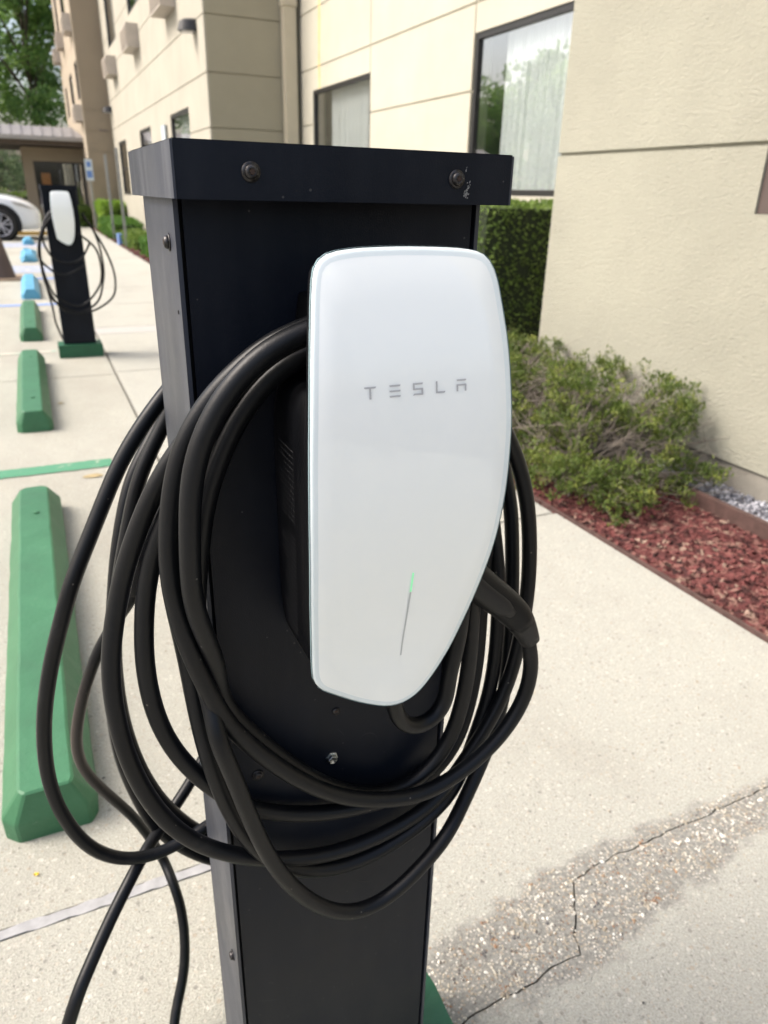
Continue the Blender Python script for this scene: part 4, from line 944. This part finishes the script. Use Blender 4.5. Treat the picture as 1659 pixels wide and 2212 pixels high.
# ------------------------------------------------------------------ entrance canopy building
can = thing('entrance_canopy', 'low brown entrance building with a grey metal roof left of the tower', 'building', (0, 29, 0))
def cbox(name, mat, b, parent=None, bevel=0):
    q = bmesh.new(); bx(q, *b); bmesh.ops.translate(q, verts=q.verts, vec=(0, -29, 0)); return fin(q, name, mat, parent or can, bevel=bevel)
for r_ in subtract((.11, 1.998, 0, 2.40), [(.43, 1.97, .55, 1.98)]): cbox('wall', M_BROWN, (r_[0], r_[1], 29, 29.2, r_[2], r_[3]))
cbox('side_wall', M_BROWN, (.11, .31, 29.201, 33, 0, 2.4))
fr_ = cbox('window', M_FRAME, (.43, .47, 29.03, 29.1, .55, 1.98))
for b_ in ((1.92, 1.97, .55, 1.98), (.471, 1.919, 1.93, 1.98), (1.16, 1.20, .55, 1.93), (1.62, 1.70, .55, 1.93)): cbox('frame_bar', M_FRAME, (b_[0], b_[1], 29.03, 29.1, b_[2], b_[3]), fr_)
cbox('pane', M_GLASS, (.471, 1.919, 29.06, 29.065, .56, 1.929), fr_)
cbox('room', M_ROOM, (.4, 1.98, 31, 31.1, 0, 2.4))
cbox('poster', M_POSTER, (.62, .90, 29.12, 29.125, 1.24, 1.63), fr_)
bm = bmesh.new()
v = [bm.verts.new(q) for q in ((-9, 28.0, 2.68), (2.06, 28.0, 2.68), (1.76, 29.0, 3.02), (-9, 29.0, 3.02), (-9, 34, 2.68), (2.06, 34, 2.68), (1.76, 33, 3.02), (-9, 33, 3.02))]
for q in ((0, 1, 2, 3), (3, 2, 6, 7), (7, 6, 5, 4), (1, 5, 6, 2), (0, 3, 7, 4)): bm.faces.new([v[i] for i in q])
bmesh.ops.translate(bm, verts=bm.verts, vec=(0, -29, 0)); roof = fin(bm, 'roof', M_ROOFM, can)
x = -8.8
while x < 1.9:
    bm = bmesh.new(); xe = min(x, 1.75)
    v = [bm.verts.new(q) for q in ((x-.012, 28.0, 2.685), (x+.012, 28.0, 2.685), (xe+.012, 29.0, 3.025), (xe-.012, 29.0, 3.025), (x-.012, 28.0, 2.72), (x+.012, 28.0, 2.72), (xe+.012, 29.0, 3.06), (xe-.012, 29.0, 3.06))]
    for q in ((0, 1, 5, 4), (1, 2, 6, 5), (2, 3, 7, 6), (3, 0, 4, 7), (4, 5, 6, 7)): bm.faces.new([v[i] for i in q])
    bmesh.ops.translate(bm, verts=bm.verts, vec=(0, -29, 0)); fin(bm, 'standing_seam', M_ROOFM, roof); x += .30
cbox('gutter', M_ROOFW, (-9, 2.07, 27.9, 27.995, 2.56, 2.69), bevel=.01)
cbox('fascia', M_SOFFIT, (-9, 2.0, 28.05, 28.2, 2.41, 2.60))
cbox('soffit', M_SOFFIT, (-9, 2.0, 28.201, 33.9, 2.45, 2.60))
for xx in (-7.5,): cbox('column', M_BROWN, (xx, xx+.6, 29, 29.6, 0, 2.449)); cbox('column', M_BROWN, (xx, xx+.6, 32.5, 33.1, 0, 2.449))

# ------------------------------------------------------------------ parking signs
def sign_post(y_, top, label, sign=True, zs=1.9, sh=.30):
    t = thing('sign_post', label, 'parking sign', (1.95, y_, 0), 'steel sign posts in the bed')
    b = bmesh.new(); bx(b, -.028, .028, -.004, 0, -.05, top); bx(b, -.028, -.024, .0001, .03, -.05, top); bx(b, .024, .028, .0001, .03, -.05, top)
    fin(b, 'post', M_POST, t)
    if sign:
        # the plate looks out over the parking bay, slightly turned to the camera
        b = bmesh.new(); bx(b, -.036, -.032, -.15, .15, zs-sh, zs); s_ = fin(b, 'sign_plate', M_SIGNW, t)
        b = bmesh.new(); bx(b, -.0375, -.0365, -.11, .11, zs-sh*.85, zs-sh*.5); fin(b, 'blue_panel', M_SIGNB, s_)
    return t
sign_post(11.78, 2.06, 'parking sign whose top just shows above the cap of the nearest post', True, 2.05, .45)
sign_post(18.3, 2.02, 'bare steel post beside the clipped hedges, nearest of the visible ones', False)
sign_post(20.9, 1.98, 'bare steel post in the middle, in front of the brown tower', False)
t = sign_post(26.4, 2.05, 'tall narrow white and blue sign on a post, farthest of the posts', False)
b = bmesh.new(); bx(b, -.11, .11, -.012, -.006, 1.42, 2.02); s_ = fin(b, 'sign_plate', M_SIGNW, t)
b = bmesh.new(); bx(b, -.08, .08, -.014, -.0125, 1.50, 1.70); fin(b, 'blue_panel', M_SIGNB, s_)
b = bmesh.new(); bx(b, -.06, .06, -.014, -.0125, 1.80, 1.95); fin(b, 'blue_panel', M_SIGNB, s_)
t = thing('utility_cover', 'small blue box at the foot of the clipped hedges', 'utility box', (1.92, 19.3, 0))
b = bmesh.new(); bx(b, -.05, .05, -.2, .2, -.03, .24); fin(b, 'box', M_SIGNB, t, bevel=.01)

# ------------------------------------------------------------------ traffic cone
t = thing('traffic_cone', 'brown faded traffic cone at the left edge of the picture', 'traffic cone', (-.50, 12.1, 0))
b = bmesh.new(); lathe(b, [(.235, .03), (.225, .05), (.03, .93), (.02, .95), (0, .95)], (0, 0, 1), (0, 0, 0), 28); fin(b, 'cone', M_CONE, t, smooth=True)
b = bmesh.new(); bx(b, -.29, .29, -.29, .29, 0, .03); fin(b, 'base', M_CONEB, t, bevel=.006)

# ------------------------------------------------------------------ parked car
car = thing('parked_car', 'white suv parked beyond the far charger at the left edge', 'car', (-.62, 20.85, 0))
def cfin(bm, name, mat, parent=car, **kw): return fin(bm, name, mat, parent, **kw)
# stations along x (nose at +.95 from the wheel, tail at -3.75); local y 0..1.85
ST = [(.95, .60, .36, .58, .40), (.90, .78, .28, .66, .30), (.78, .86, .25, .78, .30), (.60, .90, .24, .87, .30), (.35, .92, .24, .95, .34), (.0, .925, .26, 1.00, .55), (-.35, .925, .28, 1.045, .9), (-.62, .925, .28, 1.08, 1.05), (-1.0, .925, .28, 1.07, 1.36), (-1.4, .925, .28, 1.06, 1.56), (-1.9, .925, .28, 1.06, 1.64), (-2.6, .925, .28, 1.07, 1.64), (-3.3, .915, .30, 1.09, 1.58), (-3.65, .90, .34, 1.10, 1.30), (-3.85, .84, .42, 1.02, 1.05)]
b = bmesh.new(); rings = []
for (x, hw, zb, zs, zt) in ST:
    zt = max(zt, zs+.045)
    cab = zt > zs+.2
    wr = hw*(.72 if cab else .80)
    pts = [(-hw*.90, zb), (-hw, zb+.12), (-hw*1.0, zs-.28), (-hw*.985, zs-.08), (-hw*.93, zs), (-wr, zt-.05 if cab else zs+.02), (-wr*.85, zt), (0, zt+.025)]
    pts = pts+[(-px, pz) for px, pz in pts[:-1][::-1]]
    rings.append([b.verts.new((x, .925+py, pz)) for py, pz in pts])
for r0_, r1_ in zip(rings, rings[1:]):
    for i in range(len(r0_)-1): b.faces.new((r0_[i], r0_[i+1], r1_[i+1], r1_[i]))
b.faces.new(rings[0]); b.faces.new(rings[-1][::-1])
body = cfin(b, 'body', M_CARW, smooth=True)
sm = body.modifiers.new('s', 'SUBSURF'); sm.levels = 1; sm.render_levels = 2
def arch(cx_):
    n = 24
    b = bmesh.new(); v0, v1, v2, v3 = [], [], [], []
    for k in range(n+1):
        q = math.pi*(-.12+1.24*k/n)
        v0.append(b.verts.new((cx_+math.cos(q)*.40, -.012, .36+math.sin(q)*.40))); v1.append(b.verts.new((cx_+math.cos(q)*.475, -.010, .36+math.sin(q)*.475)))
        v2.append(b.verts.new((cx_+math.cos(q)*.475, .05, .36+math.sin(q)*.475))); v3.append(b.verts.new((cx_+math.cos(q)*.40, .08, .36+math.sin(q)*.40)))
    for i in range(n):
        b.faces.new((v0[i], v0[i+1], v1[i+1], v1[i])); b.faces.new((v1[i], v1[i+1], v2[i+1], v2[i])); b.faces.new((v0[i], v3[i], v3[i+1], v0[i+1]))
    cfin(b, 'wheel_arch', M_CLAD)
    b = bmesh.new(); lathe(b, [(0, 0), (.41, 0), (.41, .01)], (0, -1, 0), (cx_, -.002, .36), 32); cfin(b, 'wheel_well', M_HOLE)
    w_ = bmesh.new(); lathe(w_, [(.24, -.01), (.26, .05), (.33, .06), (.36, .03), (.36, -.10)], (0, -1, 0), (cx_, 0, .36), 40); wh = cfin(w_, 'wheel', M_TYRE, smooth=True)
    b = bmesh.new(); lathe(b, [(.245, .03), (.262, .055), (.25, .052), (.235, .02)], (0, -1, 0), (cx_, 0, .36), 40); rim = fin(b, 'rim', M_RIM, wh, smooth=True)
    b = bmesh.new(); lathe(b, [(0, .05), (.05, .05), (.06, .02)], (0, -1, 0), (cx_, 0, .36), 20)
    for k in range(5):
        for d_ in (-.16, .16):
            q = 2*math.pi*k/5+.3; q2 = q+d_; u = Vector((math.cos(q2), 0, math.sin(q2))); vv_ = Vector((-math.sin(q2), 0, math.cos(q2))); c0 = Vector((cx_, 0, .36))
            p0, p1 = c0+u*.03, c0+Vector((math.cos(q+d_*1.5), 0, math.sin(q+d_*1.5)))*.25
            lo_ = [b.verts.new(p+vv_*s_+Vector((0, yy, 0))) for p, yy in ((p0, -.045), (p1, -.04)) for s_ in (-.016, .016)]
            b.faces.new((lo_[0], lo_[1], lo_[3], lo_[2]))
            hi_ = [b.verts.new(p.co+Vector((0, .02, 0))) for p in lo_]
            for i, j in ((0, 1), (1, 3), (3, 2), (2, 0)): b.faces.new((lo_[i], lo_[j], hi_[j], hi_[i]))
    fin(b, 'spokes', M_RIM, wh)
arch(0); arch(-2.75)
b = bmesh.new(); bx(b, -2.3, -.45, -.008, .03, .26, .36); cfin(b, 'sill_cladding', M_CLAD, bevel=.01)
b = bmesh.new()
v = [b.verts.new(q) for q in ((.84, .085, .70), (.52, .012, .84), (.30, -.002, .885), (.40, -.004, .80), (.66, .03, .735))]
b.faces.new(v)
bmesh.ops.translate(b, verts=b.verts, vec=(0, -.012, 0)); cfin(b, 'headlight', M_HEAD)
b = bmesh.new(); v = [b.verts.new(q) for q in ((.955, .45, .42), (.955, 1.40, .42), (.93, 1.30, .62), (.93, .55, .62))]; b.faces.new(v); bmesh.ops.translate(b, verts=b.verts, vec=(.03, 0, 0)); cfin(b, 'grille', M_CLAD)
for (x0, x1, z1a, z1b) in ((-.75, -1.75, 1.16, 1.56), (-1.82, -2.75, 1.56, 1.55)):
    b = bmesh.new(); v = [b.verts.new(q) for q in ((x0, .012, 1.12), (x1, .012, 1.12), (x1, .20, z1b), (x0-.0 if z1a > 1.2 else x0-.6, .20, 1.56))]; b.faces.new(v); bmesh.ops.translate(b, verts=b.verts, vec=(0, -.02, 0)); cfin(b, 'side_window', M_CGLASS)
b = bmesh.new(); bx(b, -.95, -.80, -.16, -.01, 1.06, 1.18); cfin(b, 'wing_mirror', M_CARW, bevel=.03)

# ------------------------------------------------------------------ vegetation
def leaves(name, gen, n, size, mat, parent, seed=1, aspect=.5, up=.3, kind='stuff', nrm_bias=None):
    rnd = random.Random(seed); vs, fs = [], []
    for _ in range(n):
        c_, outw = gen(rnd)
        if c_ is None: continue
        s_ = size*rnd.uniform(.6, 1.35)
        d_ = (outw+Vector((rnd.gauss(0, .8), rnd.gauss(0, .8), rnd.gauss(0, .8)+up))).normalized()
        side = d_.cross(Vector((rnd.gauss(0, 1), rnd.gauss(0, 1), rnd.gauss(0, 1)))).normalized()
        k_ = len(vs); w_ = s_*aspect*.5
        bend = d_.cross(side)*s_*.12
        vs += [c_, c_+d_*s_*.5+side*w_+bend, c_+d_*s_, c_+d_*s_*.5-side*w_+bend]
        fs.append((k_, k_+1, k_+2, k_+3))
    o = mesh_from(name, vs, fs, mat, parent)
    if kind: o['kind'] = kind
    return o
def hedge(name, b, n, size, mat, label, cat, group=None, round_=.0, seed=1):
    x0, x1, y0, y1, z0, z1 = b
    t = thing(name, label, cat, ((x0+x1)/2, (y0+y1)/2, z0), group)
    o_ = Vector(t.location); m_ = size*1.1
    bm = bmesh.new(); bx(bm, x0+m_, x1-m_, y0+m_, y1-m_, z0-.02, z1-m_); bmesh.ops.translate(bm, verts=bm.verts, vec=-o_); fin(bm, 'dark_core', M_HCORE, t)  # solid dark box filling the space behind the leaf shell
    ax, ay, at_ = (y1-y0)*(z1-z0), (x1-x0)*(z1-z0), (x1-x0)*(y1-y0)
    def gen(r):
        q = r.uniform(0, 2*ax*.85+2*ay*.85+at_)
        u, v_ = r.random(), r.random(); dp = abs(r.gauss(0, size*.7))
        if q < ax*.85: c_ = Vector((x0+dp, y0+u*(y1-y0), z0+v_*(z1-z0))); o2 = Vector((-1, 0, 0))
        elif q < 1.7*ax: c_ = Vector((x1-dp, y0+u*(y1-y0), z0+v_*(z1-z0))); o2 = Vector((1, 0, 0))
        elif q < 1.7*ax+.85*ay: c_ = Vector((x0+u*(x1-x0), y0+dp, z0+v_*(z1-z0))); o2 = Vector((0, -1, 0))
        elif q < 1.7*ax+1.7*ay: c_ = Vector((x0+u*(x1-x0), y1-dp, z0+v_*(z1-z0))); o2 = Vector((0, 1, 0))
        else: c_ = Vector((x0+u*(x1-x0), y0+v_*(y1-y0), z1-dp)); o2 = Vector((0, 0, 1))
        bump_ = noise.noise(c_*(.7/size*.09+1.2))*size*1.6
        c_ = c_+o2*bump_
        return c_-o_, o2
    leaves('foliage', gen, n, size, mat, t, seed)
    return t
hedge('tall_hedge', (2.95, 4.12, 4.75, 11.5, 0, 1.19), 60000, .030, M_LEAF_HEDGE, 'tall dark clipped hedge under the large window', 'hedge', seed=2)
CG = 'clipped hedges along the bed'
hedge('clipped_hedge', (2.0, 2.62, 15.3, 16.3, -.03, .33), 5000, .06, M_LEAF_CUBE, 'small square green bush nearest in the row, beside the black post', 'hedge', CG, seed=3)
hedge('clipped_hedge', (1.98, 2.62, 17.2, 20.4, -.03, .22), 9000, .06, M_LEAF_HEDGE, 'low wide clipped bush behind the small square one', 'hedge', CG, seed=4)
hedge('clipped_hedge', (1.95, 2.6, 20.9, 24.6, -.03, .40), 9000, .07, M_LEAF_CUBE, 'clipped bush in the middle of the row, behind the steel posts', 'hedge', CG, seed=5)
hedge('clipped_hedge', (2.05, 2.7, 25.0, 26.6, -.03, .80), 6000, .09, M_LEAF_LIME, 'yellow green clipped bush against the tower', 'hedge', CG, seed=6)
hedge('clipped_hedge', (1.55, 1.95, 28.0, 31.0, -.03, .55), 4000, .09, M_LEAF_HEDGE, 'dark bush left of the yellow green one', 'hedge', CG, seed=7)

# half bare shrub in the near bed
sh = thing('shrub', 'sprawling half bare shrub with bright leaf tips in the red mulch by the wall', 'shrub', (2.3, 2.9, 0))
so_ = Vector(sh.location); rnd = random.Random(21)
SB = (1.93, 2.80, 2.22, 4.55)
def sh_top(x, y_):
    e = min((x-SB[0])/.22, (SB[1]+.10-x)/.18, (y_-SB[2]+.05)/.30, 1.0)
    return (.13+.31*max(0, e)**.55)*(1+.13*noise.noise(Vector((x*5, y_*5, 2))))
bm = bmesh.new(); tips = []
def twig(bm_, p0, p1, r0_, r1_):
    mid = (p0+p1)/2+Vector((rnd.gauss(0, 1), rnd.gauss(0, 1), rnd.gauss(0, .7)))*(p1-p0).length*.09
    tube(bm_, [p0, mid, p1], lambda q: r0_+(r1_-r0_)*q, 4, False)
stems = [Vector((2.15+.35*math.sin(i*2.1)*.5, 2.5+i*.34, -.01)) for i in range(6)]
for i in range(1300):
    st_ = rnd.choice(stems)
    x = rnd.uniform(SB[0], SB[1]); y_ = rnd.uniform(SB[2], SB[3])
    if (Vector((x, y_, 0))-st_).length > .75: y_ = st_.y+rnd.uniform(-.45, .45)
    z = sh_top(x, y_)*rnd.choice((1, 1, .8, .6, .4, rnd.uniform(.08, .9), rnd.uniform(.08, .6)))
    tip = Vector((x, y_, z)); b0 = st_+Vector((rnd.gauss(0, .05), rnd.gauss(0, .05), 0))
    k1 = b0.lerp(tip, .45)+Vector((rnd.gauss(0, .03), rnd.gauss(0, .03), .05))
    twig(bm, b0-so_, k1-so_, .0042, .0026); twig(bm, k1-so_, tip-so_, .0026, .0012)
    for _ in range(4):
        s0 = k1.lerp(tip, rnd.uniform(.2, .95)); s1 = s0+Vector((rnd.gauss(0, .05), rnd.gauss(0, .05), rnd.gauss(.02, .035)))
        twig(bm, s0-so_, s1-so_, .0015, .0008)
        if rnd.random() < .35: tips.append(s1)
    tips.append(tip)
o = fin(bm, 'branches', M_TWIG, sh); o['kind'] = 'stuff'
def keep(p_):
    q = noise.noise(p_*4.2)
    return q > -.06 or p_.z > .42 and q > -.25
tips = [p_ for p_ in tips if keep(p_)]
for cx_, cy_ in ((1.93, 2.42), (1.96, 2.30), (2.02, 2.22), (2.10, 2.17), (1.92, 2.62), (1.91, 2.85), (2.30, 2.20), (1.94, 3.1), (2.2, 2.3)):
    tips += [Vector((cx_+rnd.gauss(0, .035), cy_+rnd.gauss(0, .05), rnd.uniform(.02, .22))) for _ in range(14)]
def gen(r):
    p_ = r.choice(tips)
    return p_-so_+Vector((r.gauss(0, .016), r.gauss(0, .016), r.gauss(0, .014))), Vector((0, 0, .5))
leaves('foliage', gen, 60000, .0225, M_LEAF_SHRUB, sh, 31, .36, .5)

def tree(name, x, y_, hgt, crown, n, size, mat, label, seed, trunk_r=.22, group=None):
    """crown = list of (dx, dy, z, rx, ry, rz) blobs"""
    t = thing(name, label, 'tree', (x, y_, 0), group); r = random.Random(seed)
    bm = bmesh.new()
    tube(bm, [Vector((0, 0, -.1)), Vector((.1, 0, hgt*.25)), Vector((-.1, .1, hgt*.5)), Vector((.1, 0, hgt*.85))], lambda q: trunk_r*(1-.8*q), 10)
    for (dx, dy, z, rx, ry, rz) in crown:
        z0 = min(z*.6, hgt*.6)
        tube(bm, smooth_path([(0, 0, z0), (dx*.4, dy*.4, (z+z0)/2), (dx, dy, z)], 3), lambda q: trunk_r*.4*(1-.8*q), 6)
    fin(bm, 'trunk', M_VEIN, t, smooth=True)
    wts = [c_[3]*c_[4]*c_[5] for c_ in crown]
    def gen(q):
        c_ = q.choices(crown, wts)[0]
        d_ = Vector((q.gauss(0, 1), q.gauss(0, 1), q.gauss(0, 1))).normalized()
        k_ = q.random()**.42
        p_ = Vector((c_[0]+d_.x*c_[3]*k_, c_[1]+d_.y*c_[4]*k_, c_[2]+d_.z*c_[5]*k_))
        m_ = noise.noise(p_*.9+Vector((seed, 0, 0)))
        if m_ < -.08: return None, None
        return p_, d_
    o = leaves('crown', gen, n, size, mat, t, seed, .62, .2); return t
def blobs(r, n, spread, z0, z1, s):
    return [(r.uniform(-spread, spread), r.uniform(-spread, spread), r.uniform(z0, z1), s*r.uniform(.7, 1.2), s*r.uniform(.7, 1.2), s*r.uniform(.6, 1.0)) for _ in range(n)]
r = random.Random(9); TG = 'trees behind the entrance canopy'
for i, (x, y_, h_, lb) in enumerate(((-3.6, 44, 13, 'leafy tree at the top left edge of the picture'), (1.2, 47, 14, 'leafy tree rising right behind the entrance canopy, next to the tower'), (-9, 50, 15, 'leafy tree hidden mostly outside the left edge'))):
    tree('leafy_tree', x, y_, h_, blobs(r, 16, 2.7, 3.8, h_, 1.7), 30000, .24, M_LEAF_TREE, lb, 40+i, group=TG)
for i, (x, y_, lb) in enumerate(((-1.6, 40, 'pale willowy tree seen under the canopy roof above the car'), (-5.5, 42, 'pale tree under the canopy roof at the left edge'))):
    tree('pale_tree', x, y_, 3.4, blobs(r, 9, 1.3, 1.3, 3.6, 1.0), 14000, .15, M_LEAF_PALE, lb, 60+i, .10, 'pale trees beyond the canopy')
hedge('distant_hedge', (-14, 1.2, 36, 37.5, 0, .95), 9000, .14, M_LEAF_HEDGE, 'dark low hedge in the distance behind the white car', 'hedge', seed=9)
# trees across the lot: they only show mirrored in the windows
for i, (x, y_, h_) in enumerate(((-17, 33, 6.5), (-19, 39, 8), (-22, 47, 9), (-26, 20, 7), (-24, 55, 9))):
    tree('leafy_tree', x, y_, h_, blobs(r, 9, 2.0, 2.5, h_, 1.6), 9000, .30, M_LEAF_TREE, 'leafy tree across the lot, '+('nearest the camera in its row', 'second in the row of mirrored trees', 'tallest one behind the row', 'standing alone far to the left', 'farthest of the mirrored trees')[i], 80+i, group='trees mirrored in the windows')

# ------------------------------------------------------------------ fallen leaves
def fallen(x, y_, s_, mat, label, seed):
    rnd = random.Random(seed); n = 9; b = bmesh.new()
    vs_ = [b.verts.new((math.cos(2*math.pi*k/n)*s_*rnd.uniform(.55, 1), math.sin(2*math.pi*k/n)*s_*.6*rnd.uniform(.6, 1), .003+rnd.uniform(0, .006))) for k in range(n)]
    c_ = b.verts.new((0, 0, .006))
    for k in range(n): b.faces.new((c_, vs_[k], vs_[(k+1) % n]))
    o = fin(b, 'fallen_leaf', mat, loc=(x, y_, 0)); tag(o, label, 'leaf', 'fallen leaves on the concrete'); return o
fallen(-.171, 1.1895, .0075, M_YLEAF, 'yellow leaf on the concrete below the nearest green block', 1)
fallen(.10, 3.42, .05, M_DRYLEAF, 'curled dry leaf just in front of the green line', 2)
fallen(.02, 4.8, .03, M_DRYLEAF, 'tan leaf beside the second green block', 3)
